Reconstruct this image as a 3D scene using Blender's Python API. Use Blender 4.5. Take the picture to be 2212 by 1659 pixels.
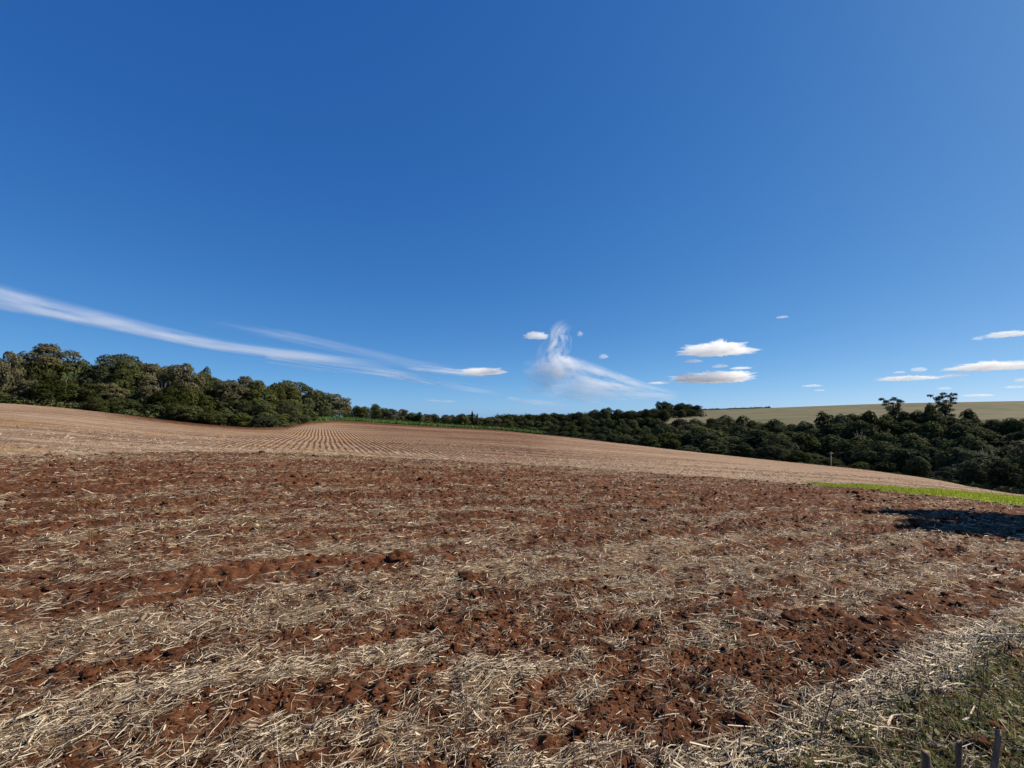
import bpy, math, random
import numpy as np
from mathutils import Vector, Matrix

random.seed(7)
rng = np.random.default_rng(11)
D = bpy.data
for o in list(D.objects):
    D.objects.remove(o)
SC = bpy.context.scene
COL = SC.collection
R = math.radians

# ------------------------------------------------------------------ camera, sky, sun, exposure
CAM_Z = 2.6
TILT = R(3.4)
FPX, CU, CV = 1014.0, 1106.0, 829.5          # focal length and centre, in pixels of a 2212 px wide view of the photograph
cam_d = D.cameras.new('camera')
cam_d.sensor_width = 36.0
cam_d.lens = 36.0 * FPX / 2212.0
cam_d.clip_start = 0.05
cam_d.clip_end = 80000
cam = D.objects.new('camera', cam_d)
COL.objects.link(cam)
cam.location = (0, 0, CAM_Z)
cam.rotation_euler = (R(90) + TILT, 0, 0)
SC.camera = cam

SUN_AZ, SUN_EL = R(80), R(40)                 # azimuth clockwise from the viewing direction (+Y)
SUN_V = Vector((math.sin(SUN_AZ) * math.cos(SUN_EL), math.cos(SUN_AZ) * math.cos(SUN_EL), math.sin(SUN_EL)))
W = D.worlds.new('World')
SC.world = W
W.use_nodes = True
wn, wl = W.node_tree.nodes, W.node_tree.links
wn.clear()
w_out = wn.new('ShaderNodeOutputWorld')
w_bg = wn.new('ShaderNodeBackground')
w_sky = wn.new('ShaderNodeTexSky')
w_sky.sky_type = 'NISHITA'
w_sky.sun_disc = False
w_sky.sun_elevation = SUN_EL
w_sky.sun_rotation = SUN_AZ
w_sky.altitude = 0
w_sky.air_density = 0.35
w_sky.dust_density = 0.3
w_sky.ozone_density = 1.0
# the sky's own colours, deepened the way the clear winter sky of the photograph is: one power curve per channel, the same all round
SKY_STRENGTH = 0.1
EXPOSURE = 0.8
w_sep, w_com = wn.new('ShaderNodeSeparateColor'), wn.new('ShaderNodeCombineColor')
wl.new(w_sky.outputs[0], w_sep.inputs[0])
for k, (g, gain) in enumerate(((1.09, .063), (.715, .160), (.435, .350))):
    pw, mu = wn.new('ShaderNodeMath'), wn.new('ShaderNodeMath')
    pw.operation, mu.operation = 'POWER', 'MULTIPLY'
    pw.inputs[1].default_value = g
    mu.inputs[1].default_value = gain / SKY_STRENGTH / 2 ** EXPOSURE
    wl.new(w_sep.outputs[k], pw.inputs[0]); wl.new(pw.outputs[0], mu.inputs[0]); wl.new(mu.outputs[0], w_com.inputs[k])
w_bg.inputs['Strength'].default_value = SKY_STRENGTH
wl.new(w_com.outputs[0], w_bg.inputs[0])
wl.new(w_bg.outputs[0], w_out.inputs[0])

sun_d = D.lights.new('sun', 'SUN')
sun_d.energy = 5.0
sun_d.angle = R(0.53)
sun_d.color = (1.0, 0.89, 0.72)
sun = D.objects.new('sun', sun_d)
COL.objects.link(sun)
sun.rotation_euler = SUN_V.to_track_quat('Z', 'Y').to_euler()
sun.location = (60, 20, 60)

SC.view_settings.view_transform = 'Standard'
SC.view_settings.look = 'None'
SC.view_settings.exposure = EXPOSURE
SC.view_settings.gamma = 1.0
SC.view_settings.use_curve_mapping = False
SC.render.engine = 'CYCLES'
SC.cycles.volume_bounces = 20
SC.cycles.max_bounces = 20
SC.cycles.diffuse_bounces = 4
SC.cycles.transparent_max_bounces = 24
SC.cycles.use_denoising = True

# ------------------------------------------------------------------ helpers
def _hash(ix, iy, iz, seed):
    h = (ix.astype(np.int64) * 374761393 + iy.astype(np.int64) * 668265263 + iz.astype(np.int64) * 2147483647 + seed * 974634777) & 0xFFFFFFFF
    h = ((h ^ (h >> 13)) * 1274126177) & 0xFFFFFFFF
    h = ((h ^ (h >> 16)) * 2246822519) & 0xFFFFFFFF
    return ((h ^ (h >> 15)) & 0xFFFFFF) / float(0xFFFFFF)

def noise2(x, y, seed=0):
    x = np.asarray(x, float); y = np.asarray(y, float)
    ix, iy = np.floor(x), np.floor(y)
    fx, fy = x - ix, y - iy
    fx = fx * fx * fx * (fx * (fx * 6 - 15) + 10); fy = fy * fy * fy * (fy * (fy * 6 - 15) + 10)
    z = np.zeros_like(ix)
    a, b = _hash(ix, iy, z, seed), _hash(ix + 1, iy, z, seed)
    c, d = _hash(ix, iy + 1, z, seed), _hash(ix + 1, iy + 1, z, seed)
    return (a * (1 - fx) + b * fx) * (1 - fy) + (c * (1 - fx) + d * fx) * fy

def fbm2(x, y, oct=4, seed=0, gain=0.5):
    s, a, t = 0.0, 1.0, 0.0
    for k in range(oct):
        s = s + a * noise2(x * 2 ** k + 17.3 * k, y * 2 ** k - 9.1 * k, seed + k)
        t += a; a *= gain
    return s / t

def noise3(p, seed=0):
    i = np.floor(p); f = p - i
    f = f * f * (3 - 2 * f)
    s = 0
    for dx in (0, 1):
        for dy in (0, 1):
            for dz in (0, 1):
                w = (f[:, 0] if dx else 1 - f[:, 0]) * (f[:, 1] if dy else 1 - f[:, 1]) * (f[:, 2] if dz else 1 - f[:, 2])
                s = s + w * _hash(i[:, 0] + dx, i[:, 1] + dy, i[:, 2] + dz, seed)
    return s

def sstep(a, b, x):
    t = np.clip((x - a) / (b - a), 0, 1)
    return t * t * (3 - 2 * t)

def mk_mesh(name, V, faces, mat=None, smooth=False, attrs=None):
    """faces: list of integer arrays, each (n, k)."""
    me = D.meshes.new(name)
    V = np.asarray(V, np.float32)
    me.vertices.add(len(V))
    me.vertices.foreach_set('co', V.ravel())
    faces = [np.asarray(f, np.int32) for f in faces if len(f)]
    loops = np.concatenate([f.ravel() for f in faces])
    tot = np.concatenate([np.full(len(f), f.shape[1], np.int32) for f in faces])
    me.loops.add(len(loops))
    me.loops.foreach_set('vertex_index', loops)
    me.polygons.add(len(tot))
    me.polygons.foreach_set('loop_start', np.concatenate([[0], np.cumsum(tot)[:-1]]).astype(np.int32))
    me.polygons.foreach_set('loop_total', tot)
    if smooth:
        me.polygons.foreach_set('use_smooth', np.ones(len(tot), bool))
    for k, a in (attrs or {}).items():
        at = me.attributes.new(k, 'FLOAT', 'POINT')
        at.data.foreach_set('value', np.asarray(a, np.float32))
    me.update(calc_edges=True)
    if mat:
        me.materials.append(mat)
    return me

def link(name, me, parent=None, label=None, cat=None, group=None, kind=None, loc=None):
    o = D.objects.new(name, me)
    COL.objects.link(o)
    if parent is not None:
        o.parent = parent
    if loc is not None:
        o.location = loc
    for k, v in (('label', label), ('category', cat), ('group', group), ('kind', kind)):
        if v:
            o[k] = v
    return o

def tube(path, radii, n=6, cap=True):
    path = np.asarray(path, float)
    V, F = [], []
    for i, p in enumerate(path):
        t = path[min(i + 1, len(path) - 1)] - path[max(i - 1, 0)]
        t = t / (np.linalg.norm(t) + 1e-9)
        a = np.cross(t, (0, 0, 1.0)) if abs(t[2]) < 0.9 else np.cross(t, (1.0, 0, 0))
        a /= np.linalg.norm(a); b = np.cross(t, a)
        for k in range(n):
            q = 2 * math.pi * k / n
            V.append(p + radii[i] * (math.cos(q) * a + math.sin(q) * b))
    for i in range(len(path) - 1):
        for k in range(n):
            k2 = (k + 1) % n
            F.append((i * n + k, i * n + k2, (i + 1) * n + k2, (i + 1) * n + k))
    T = []
    if cap:
        for base, rev in ((0, True), ((len(path) - 1) * n, False)):
            for k in range(1, n - 1):
                T.append((base, base + k + 1, base + k) if rev else (base, base + k, base + k + 1))
    return np.array(V), np.array(F), np.array(T)

class Acc:
    def __init__(self):
        self.V, self.Q, self.T, self.n = [], [], [], 0
    def add(self, V, Q=None, T=None):
        if Q is not None and len(Q): self.Q.append(np.asarray(Q) + self.n)
        if T is not None and len(T): self.T.append(np.asarray(T) + self.n)
        self.V.append(V); self.n += len(V)
    def mesh(self, name, mat, smooth=False):
        return mk_mesh(name, np.concatenate(self.V), [np.concatenate(x) for x in (self.Q, self.T) if x], mat, smooth)

def grid_faces(nr, nc):
    i, j = np.meshgrid(np.arange(nr - 1), np.arange(nc - 1), indexing='ij')
    a = (i * nc + j).ravel()
    return np.stack([a, a + 1, a + nc + 1, a + nc], 1)

# ------------------------------------------------------------------ materials
def new_mat(name):
    m = D.materials.new(name)
    m.use_nodes = True
    nt = m.node_tree
    nt.nodes.clear()
    out = nt.nodes.new('ShaderNodeOutputMaterial')
    return m, nt, out

class NB:
    """small node builder"""
    def __init__(self, nt): self.nt = nt
    def n(self, t, **kw):
        x = self.nt.nodes.new(t)
        for k, v in kw.items(): setattr(x, k, v)
        return x
    def l(self, a, b): self.nt.links.new(a, b)
    def val(self, s, v):
        if hasattr(v, 'links') or hasattr(v, 'is_output'): self.l(v, s)
        else: s.default_value = v
    def noise(self, vec, scale, detail=4, rough=0.55):
        x = self.n('ShaderNodeTexNoise')
        x.inputs['Scale'].default_value = scale; x.inputs['Detail'].default_value = detail; x.inputs['Roughness'].default_value = rough
        if vec is not None: self.l(vec, x.inputs['Vector'])
        return x.outputs['Fac']
    def mapping(self, vec, rot=(0, 0, 0), scale=(1, 1, 1)):
        x = self.n('ShaderNodeMapping')
        x.inputs['Rotation'].default_value = rot; x.inputs['Scale'].default_value = scale
        self.l(vec, x.inputs['Vector']); return x.outputs[0]
    def math(self, op, a, b=0.0, clamp=False):
        x = self.n('ShaderNodeMath', operation=op); x.use_clamp = clamp
        self.val(x.inputs[0], a); self.val(x.inputs[1], b); return x.outputs[0]
    def ramp(self, fac, lo, hi):
        x = self.n('ShaderNodeMapRange'); x.clamp = True; x.interpolation_type = 'SMOOTHSTEP'
        self.val(x.inputs[0], fac); x.inputs[1].default_value = lo; x.inputs[2].default_value = hi; return x.outputs[0]
    def mix(self, fac, a, b):
        x = self.n('ShaderNodeMix', data_type='RGBA')
        self.val(x.inputs[0], fac)
        for s, v in ((x.inputs[6], a), (x.inputs[7], b)):
            if isinstance(v, tuple): s.default_value = (*v, 1)
            else: self.l(v, s)
        return x.outputs[2]
    def attr(self, name):
        x = self.n('ShaderNodeAttribute'); x.attribute_name = name; return x.outputs['Fac']
    def coord(self):
        return self.n('ShaderNodeTexCoord').outputs['Object']
    def bsdf(self, col, rough=0.9, spec=0.15, normal=None):
        x = self.n('ShaderNodeBsdfPrincipled')
        if isinstance(col, tuple): x.inputs['Base Color'].default_value = (*col, 1)
        else: self.l(col, x.inputs['Base Color'])
        x.inputs['Roughness'].default_value = rough
        x.inputs['Specular IOR Level'].default_value = spec
        if normal is not None: self.l(normal, x.inputs['Normal'])
        return x.outputs[0]
    def bump(self, h, strength, dist):
        x = self.n('ShaderNodeBump'); x.inputs['Strength'].default_value = strength; x.inputs['Distance'].default_value = dist
        self.l(h, x.inputs['Height']); return x.outputs[0]

SOIL_A, SOIL_B, SOIL_C = (0.027, 0.0105, 0.0058), (0.070, 0.026, 0.0120), (0.122, 0.049, 0.0225)
STRAW_A, STRAW_B = (0.17, 0.12, 0.07), (0.32, 0.25, 0.16)

def mat_tilled():
    m, nt, out = new_mat('tilled_soil'); b = NB(nt); c = b.coord()
    big, mid, fine = b.noise(c, 0.9, 5), b.noise(c, 9, 6, 0.65), b.noise(c, 55, 5, 0.7)
    soil = b.mix(b.ramp(mid, .35, .65), SOIL_B, SOIL_C)
    soil = b.mix(b.ramp(big, .35, .7), soil, b.mix(b.ramp(mid, .4, .6), SOIL_A, SOIL_B))
    soil = b.mix(b.math('MULTIPLY', b.ramp(b.noise(c, 2.3, 4, .6), .52, .70), .55), soil, (0.165, 0.078, 0.042))
    # chaff: small scraps of straw lying on and mixed into the soil, as dense as the litter is
    chaff = b.math('ADD', b.math('MULTIPLY', b.noise(b.mapping(c, (0, 0, R(-30)), (1, 3, 1)), 26, 4, .75), 0.6), b.math('MULTIPLY', b.noise(c, 9, 3), .4))
    f = b.ramp(b.math('ADD', chaff, b.math('MULTIPLY', b.attr('straw'), 0.18)), .61, .70)
    pale = b.mix(b.ramp(fine, .35, .65), STRAW_A, STRAW_B)
    col = b.mix(b.math('MULTIPLY', f, .75), soil, pale)
    nrm = b.bump(b.math('ADD', mid, b.math('MULTIPLY', fine, .5)), 0.9, 0.04)
    b.l(b.bsdf(col, .95, .08, nrm), out.inputs[0])
    return m

ROW_AZ = math.atan((700 - CU) / FPX)
def mat_stubble():
    m, nt, out = new_mat('stubble_soil'); b = NB(nt); c = b.coord()
    streak = b.noise(b.mapping(c, (0, 0, R(4)), (.030, .62, .3)), 1.0, 9, .70)
    broad = b.noise(b.mapping(c, (0, 0, R(8)), (.012, .05, .1)), 1.0, 4, .55)
    tuft = b.noise(b.mapping(c, (0, 0, 0), (1, .6, 1)), 1.1, 5, .7)
    tw = b.math('SUBTRACT', .42, b.math('MULTIPLY', b.attr('rows'), .30))
    f = b.math('ADD', b.math('MULTIPLY', streak, .70), b.math('ADD', b.math('MULTIPLY', broad, .35), b.math('MULTIPLY', tuft, tw)))
    f = b.math('ADD', f, b.math('MULTIPLY', b.attr('rows'), .15))
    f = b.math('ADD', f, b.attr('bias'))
    # drilled rows: pale stubble lines half a metre apart
    rc = b.n('ShaderNodeSeparateXYZ'); b.l(b.mapping(c, (0, 0, ROW_AZ)), rc.inputs[0])
    wob = b.math('MULTIPLY', b.noise(c, .02, 2), 1.6)
    ph = b.math('MULTIPLY', b.math('ADD', rc.outputs[0], wob), 2 * math.pi / 0.62)
    row = b.math('MULTIPLY', b.math('SINE', ph), b.math('MULTIPLY', b.attr('rows'), .22))
    f = b.math('ADD', f, row)
    k = b.ramp(f, .46, .88)
    soil = b.mix(b.ramp(tuft, .35, .7), (0.068, 0.026, 0.014), (0.122, 0.052, 0.028))
    pale = b.mix(b.ramp(streak, .35, .65), (0.245, 0.163, 0.108), (0.365, 0.265, 0.185))
    yel = b.noise(b.mapping(c, (0, 0, R(5)), (.03, .12, .1)), 1.0, 3)
    pale = b.mix(b.math('MULTIPLY', b.ramp(yel, .52, .66), b.attr('yellow')), pale, (0.34, 0.21, 0.085))
    col = b.mix(k, soil, pale)
    nrm = b.bump(b.math('ADD', tuft, b.noise(c, 5, 4, .7)), 1.0, 0.30)
    b.l(b.bsdf(col, .95, .05, nrm), out.inputs[0])
    return m

def mat_two(name, c1, c2, scale=1.0, stretch=(1, 1, 1), rough=.95, bump=.5, dist=.1, c3=None):
    m, nt, out = new_mat(name); b = NB(nt); c = b.coord()
    n1 = b.noise(b.mapping(c, (0, 0, 0), stretch), scale, 6, .62)
    col = b.mix(b.ramp(n1, .36, .66), c1, c2)
    if c3:
        col = b.mix(b.ramp(b.noise(c, scale * .31, 3), .5, .7), col, c3)
    nrm = b.bump(b.noise(c, scale * 3, 5, .7), bump, dist)
    b.l(b.bsdf(col, rough, .08, nrm), out.inputs[0])
    return m

def mat_leaf(name, dark, light, trans=0.25, var=0.25):
    m, nt, out = new_mat(name); b = NB(nt); c = b.coord()
    oi = b.n('ShaderNodeObjectInfo')
    n1 = b.noise(c, 9.0, 4, .7)
    col = b.mix(b.ramp(n1, .3, .7), dark, light)
    h = b.n('ShaderNodeHueSaturation')
    b.l(col, h.inputs['Color'])
    b.l(b.math('ADD', b.math('MULTIPLY', oi.outputs['Random'], .022), .492), h.inputs['Hue'])
    b.l(b.math('ADD', b.math('MULTIPLY', oi.outputs['Random'], -var * 1.2), 1.0 + var * .5), h.inputs['Saturation'])
    v = b.math('FRACT', b.math('MULTIPLY', oi.outputs['Random'], 7.31))
    b.l(b.math('ADD', b.math('MULTIPLY', v, var * 2), 1.0 - var), h.inputs['Value'])
    col = h.outputs[0]
    p = b.bsdf(col, .85, .04)
    t = b.n('ShaderNodeBsdfTranslucent'); b.l(col, t.inputs[0])
    mx = b.n('ShaderNodeMixShader'); mx.inputs[0].default_value = trans
    b.l(p, mx.inputs[1]); b.l(t.outputs[0], mx.inputs[2])
    b.l(mx.outputs[0], out.inputs[0])
    return m

def mat_straw(name, lo, mid, hi, trans=.12):
    m, nt, out = new_mat(name); b = NB(nt)
    t = b.attr('tint')
    col = b.mix(b.ramp(t, .0, .5), lo, mid)
    col = b.mix(b.ramp(t, .45, 1.0), col, hi)
    p = b.bsdf(col, .6, .25)
    tr = b.n('ShaderNodeBsdfTranslucent'); b.l(col, tr.inputs[0])
    mx = b.n('ShaderNodeMixShader'); mx.inputs[0].default_value = trans
    b.l(p, mx.inputs[1]); b.l(tr.outputs[0], mx.inputs[2]); b.l(mx.outputs[0], out.inputs[0])
    return m

def mat_cloud(name, density, aniso=0.15, surf=0.0):
    m, nt, out = new_mat(name); b = NB(nt)
    v = b.n('ShaderNodeVolumeScatter')
    v.inputs['Color'].default_value = (1, 1, 1, 1)
    v.inputs['Density'].default_value = density
    v.inputs['Anisotropy'].default_value = aniso
    b.l(v.outputs[0], out.inputs['Volume'])
    if surf > 0:
        t, d, mx = b.n('ShaderNodeBsdfTransparent'), b.n('ShaderNodeBsdfTranslucent'), b.n('ShaderNodeMixShader')
        d.inputs[0].default_value = (.9, .9, .9, 1)
        mx.inputs[0].default_value = surf
        b.l(t.outputs[0], mx.inputs[1]); b.l(d.outputs[0], mx.inputs[2]); b.l(mx.outputs[0], out.inputs['Surface'])
    return m

M_TILL, M_STUB = mat_tilled(), mat_stubble()
M_GRASS_STRIP = mat_two('short_grass', (0.14, 0.18, 0.012), (0.24, 0.29, 0.018), 2.0, (1, 1, 1), .9, .6, .08, (0.19, 0.18, 0.05))
M_CROP = mat_two('green_crop_ground', (0.045, 0.10, 0.018), (0.08, 0.16, 0.03), .8, (.3, 1, 1), .9, .6, .2)
M_FLOOR = mat_two('woodland_floor', (0.025, 0.030, 0.015), (0.075, 0.065, 0.035), .25, (1, 1, 1), .95, .5, .2)
M_HILL = mat_two('hill_stubble', (0.078, 0.074, 0.040), (0.150, 0.132, 0.084), .11, (.12, 1.6, 1), .95, .4, .3, (0.068, 0.078, 0.033))
M_LEAF_L = mat_leaf('leaf_olive', (0.032, 0.041, 0.014), (0.088, 0.094, 0.036), .25, .28)
M_LEAF_G = mat_leaf('leaf_grey_olive', (0.058, 0.058, 0.030), (0.135, 0.122, 0.066), .2, .2)
M_LEAF_D = mat_leaf('leaf_dark', (0.016, 0.023, 0.009), (0.060, 0.072, 0.026), .12, .40)
M_LEAF_P = mat_leaf('leaf_palm', (0.05, 0.075, 0.03), (0.10, 0.13, 0.05), .2, .1)
M_BARK = mat_two('bark', (0.07, 0.055, 0.042), (0.16, 0.135, 0.105), 4, (1, 1, .3), .95, .6, .05)
M_BARK_PALE = mat_two('pale_bark', (0.20, 0.18, 0.15), (0.36, 0.33, 0.29), 4, (1, 1, .3), .95, .6, .05)
M_STRAW = mat_straw('straw', (0.045, 0.031, 0.020), (0.17, 0.125, 0.078), (0.535, 0.455, 0.34))
M_WEED = mat_straw('weed_blades', (0.026, 0.035, 0.010), (0.115, 0.120, 0.032), (0.36, 0.30, 0.18), .35)
M_CLOD = mat_two('soil_clod', SOIL_A, SOIL_C, 14, (1, 1, 1), .95, .9, .02, SOIL_B)
M_WOOD = mat_two('weathered_wood', (0.13, 0.085, 0.055), (0.30, 0.215, 0.145), 18, (1, 1, .12), .9, .8, .01)
M_STEM = mat_two('dry_stem', (0.10, 0.065, 0.045), (0.24, 0.165, 0.12), 30, (1, 1, .1), .9, .3, .005)
M_STEM_PALE = mat_two('pale_stem', (0.42, 0.34, 0.23), (0.62, 0.54, 0.42), 25, (1, 1, .2), .7, .3, .004)

# ------------------------------------------------------------------ terrain
def az_of(u, v=890.0):
    y = FPX * math.cos(TILT) - (CV - v) * math.sin(TILT)
    return math.atan2(u - CU, y)

def tan_elev(az, v):
    """tangent of the elevation of the sight line through picture row v at azimuth az"""
    y = FPX * math.cos(TILT) - (CV - v) * math.sin(TILT)
    z = FPX * math.sin(TILT) + (CV - v) * math.cos(TILT)
    return z / (y / np.cos(az))

def z_at(az, r, v):
    return CAM_Z + r * tan_elev(az, v)

U_CREST = [(0, 985), (140, 983), (276, 980), (400, 977), (553, 977), (620, 979), (660, 981), (720, 984), (900, 993), (1106, 1004), (1250, 1013), (1400, 1023), (1659, 1041), (1900, 1060), (2050, 1074), (2212, 1093)]
U_EDGE = {0: (150, 867), 140: (146, 879), 276: (142, 896), 400: (138, 912), 553: (135, 926), 620: (140, 921), 660: (190, 910), 720: (228, 906), 900: (232, 919),
          1106: (230, 929), 1250: (195, 944), 1400: (170, 962), 1659: (150, 991), 1900: (138, 1015), 2050: (116, 1036), 2212: (84, 1070)}
# beyond the field: (distance, picture row) where the ground is seen, or ('z', height)
BEYOND = {
    0: [(300, 'z', 4), (700, 'z', 0), (1200, 'z', -5), (9000, 'z', -160)],
    140: [(300, 'z', 3), (700, 'z', 0), (1200, 'z', -5), (9000, 'z', -160)],
    276: [(300, 'z', 2), (700, 'z', -2), (1200, 'z', -5), (9000, 'z', -160)],
    400: [(300, 'z', 0), (700, 'z', -4), (1200, 'z', -6), (9000, 'z', -160)],
    553: [(300, 'z', -2), (700, 'z', -5), (1200, 'z', -8), (9000, 'z', -160)],
    620: [(300, 'z', -2), (700, 'z', -6), (1200, 'z', -8), (9000, 'z', -160)],
    660: [(300, 'z', -2), (700, 'z', -7), (1200, 'z', -9), (9000, 'z', -160)],
    720: [(300, 'z', -1.5), (700, 'z', -8), (1200, 'z', -10), (9000, 'z', -160)],
    900: [(300, 'z', -5.5), (700, 'z', -10), (1200, 'z', -11), (9000, 'z', -160)],
    1106: [(260, 'z', -8.5), (330, 'z', -16), (600, 908), (1000, 902), (2000, 'z', -30), (9000, 'z', -170)],
    1250: [(270, 'z', -18), (420, 'z', -13), (700, 908), (1000, 899), (2000, 'z', -28), (9000, 'z', -170)],
    1400: [(240, 'z', -24), (400, 917), (700, 897), (1000, 889), (2000, 'z', 2), (9000, 'z', -170)],
    1659: [(210, 'z', -27), (350, 913), (600, 896), (900, 880), (1500, 'z', 6), (9000, 'z', -170)],
    1900: [(200, 'z', -27), (330, 911), (600, 892), (900, 870), (1500, 'z', 12), (9000, 'z', -170)],
    2050: [(190, 'z', -26), (330, 908), (600, 889), (900, 867), (1500, 'z', 14), (9000, 'z', -170)],
    2212: [(180, 'z', -25), (330, 907), (600, 886), (900, 864), (1500, 'z', 16), (9000, 'z', -170)]}
R_CREST = 42.0
LR = np.linspace(math.log(0.5), math.log(9500), 420)
RG = np.exp(LR)
_cols, _azs = [], []
for u, vc in U_CREST:
    az = az_of(u)
    zc = z_at(az, R_CREST, vc)
    pts = [(0.5, 0.0), (4, zc * .02), (12, zc * .2), (R_CREST, zc)]
    re, ve = U_EDGE[u]
    if u in (660, 720): pts.append((90, z_at(az, 90, 946)))
    pts.append((re, z_at(az, re, ve)))
    for q in BEYOND[u]:
        pts.append((q[0], q[2] if len(q) == 3 else z_at(az, q[0], q[1])))
    pts = np.array(pts)
    _cols.append(np.interp(RG, pts[:, 0], pts[:, 1])); _azs.append(az)
_avg = (_cols[0] + _cols[-1]) / 2
_avg = np.minimum(_avg, 4) * (1 - sstep(30, 400, RG)) + _cols[-1] * sstep(30, 400, RG) * .5
_azs = [-math.pi, R(-110)] + [R(-66)] + _azs + [R(66)] + [R(110), math.pi]
_cols = [_avg, _avg, _cols[0]] + _cols + [_cols[-1], _avg, _avg]
AZG = np.linspace(-math.pi, math.pi, 1441)
_C = np.array(_cols)
ZT = np.stack([np.interp(AZG, _azs, _C[:, j]) for j in range(len(RG))], 1)      # [az, r]
def _smooth(A, n, axis):
    k = np.exp(-0.5 * (np.arange(-3 * n, 3 * n + 1) / n) ** 2); k /= k.sum()
    P = np.apply_along_axis(lambda x: np.convolve(np.pad(x, 3 * n, mode='edge'), k, 'valid'), axis, A)
    return P
ZT = _smooth(_smooth(ZT, 3, 1), 7, 0)

def H(x, y):
    x = np.asarray(x, float); y = np.asarray(y, float)
    r = np.hypot(x, y); az = np.arctan2(x, y)
    fi = np.clip((az + math.pi) / (2 * math.pi) * 1440, 0, 1439.999)
    fj = np.clip((np.log(np.maximum(r, .5)) - LR[0]) / (LR[1] - LR[0]), 0, len(LR) - 1.001)
    i, j = fi.astype(int), fj.astype(int)
    a, b = fi - i, fj - j
    return (ZT[i, j] * (1 - a) + ZT[i + 1, j] * a) * (1 - b) + (ZT[i, j + 1] * (1 - a) + ZT[i + 1, j + 1] * a) * b

_eaz = np.array([az_of(u) for u in U_EDGE]); _er = np.array([v[0] for v in U_EDGE.values()], float)
def B2(az): return np.interp(az, _eaz, _er)
def B1(az):
    w = np.interp(az, [R(-47), R(-20), R(0), R(47)], [41, 43, 43, 42])
    return w + 2.2 * (noise2(az * 30, az * 0 + 3, 5) - .5) + .8 * (noise2(az * 140, az * 0, 6) - .5)
def B1G(az):                                                  # outer edge of the strip of short grass
    return B1(az) + np.interp(az, [az_of(1725), az_of(1800), az_of(1990), az_of(2212), R(66)], [0.02, 2.6, 10, 22, 26]) + 1.2 * sstep(az_of(1760), az_of(1900), az) * (noise2(az * 60, az * 0 + 1, 15) - .5)
def B2G(az):                                                  # outer edge of the green crop
    return B2(az) + np.interp(az, [az_of(648), az_of(672), az_of(700), az_of(760), az_of(1000), az_of(1180)], [0.02, 8, 24, 34, 30, 0.05])

ROWD = R(30)
def rows_ab(x, y, d=ROWD):
    return x * math.cos(d) + y * math.sin(d), -x * math.sin(d) + y * math.cos(d)

def straw_cover(x, y):
    """0..1: how much of the tilled field the straw hides at a place"""
    a, b = rows_ab(x, y)
    r = np.hypot(x, y); az = np.arctan2(x, y)
    wob = 1.2 * (noise2(a * .22, b * .22, 31) - .5)
    band = fbm2(a * .055, (b + .5 * wob) * 1.9, 3, 21)
    patch = fbm2(a * .5, b * .9, 3, 23)
    fine = fbm2(a * 1.6, b * 2.4, 2, 25)
    micro = fbm2(a * 3.2, b * 5.5, 2, 27)
    d = 0.41 + 1.4 * (band - .5) + .6 * (patch - .5) + .9 * (fine - .5) + 1.3 * (micro - .5)
    d = d - .01 * sstep(14, 19, r) * (1 - sstep(30, 36, r)) + .12 * sstep(7.5, 9.5, r) * (1 - sstep(12, 14.5, r))
    d = d + .35 * sstep(32, 38, r) * (1 - sstep(R(5), R(25), az))
    a2, b2 = rows_ab(x, y, R(31))
    right = sstep(.3, 1.6, x)
    d = d - .27 * right * sstep(2.42, 2.6, b2) * (1 - sstep(3.0, 3.6, b2))
    d = d + .55 * right * sstep(2.05, 2.2, b2) * (1 - sstep(2.34, 2.5, b2))
    d = d + .12 * sstep(4.4, 5.2, b2) * (1 - sstep(7.5, 10, b2)) * sstep(-1, 3, x)
    d = d - .42 * right * (1 - sstep(1.6, 2.0, b2))
    return np.clip(d - .06, 0.02, 1)

def tilled_bump(x, y):
    """clods, tillage ridges and hollows, metres"""
    a, b = rows_ab(x, y)
    r = np.hypot(x, y)
    bil = np.abs(fbm2(x * 3.1, y * 3.1, 3, 41) - .5) * 2
    clod = fbm2(x * 6.5, y * 6.5, 3, 45, .6)
    ridge = noise2(a * .5, b * 1.15, 51)
    far = 1 + 1.0 * sstep(8, 26, r)
    k = 1 - .45 * straw_cover(x, y)
    return (far * (0.085 * (clod - .5) * 1.7 + .040 * (.45 - bil)) * k + .10 * (ridge - .5)) * sstep(1.0, 2.5, r)

def ground(x, y):
    r = np.hypot(x, y); az = np.arctan2(x, y)
    return H(x, y) + tilled_bump(x, y) * (1 - sstep(-1.5, 0.2, r - B1(az)))

AMAX = R(64)
def polar_sheet(name, azs, rfun, nr, zfun, mat, attrs=None, kind='structure', logspace=True, label=None):
    A = np.repeat(azs[None, :], nr, 0)
    r0, r1 = rfun(azs)
    t = np.linspace(0, 1, nr)[:, None]
    Rr = np.exp(np.log(r0)[None] * (1 - t) + np.log(r1)[None] * t) if logspace else r0[None] * (1 - t) + r1[None] * t
    X, Y = Rr * np.sin(A), Rr * np.cos(A)
    Z = zfun(X, Y)
    V = np.stack([X.ravel(), Y.ravel(), Z.ravel()], 1)
    F = grid_faces(nr, len(azs))[:, ::-1]
    at = {k: f(X.ravel(), Y.ravel()) for k, f in (attrs or {}).items()}
    me = mk_mesh(name, V, [F], mat, True, at)
    return link(name, me, kind=kind, label=label)

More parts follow.
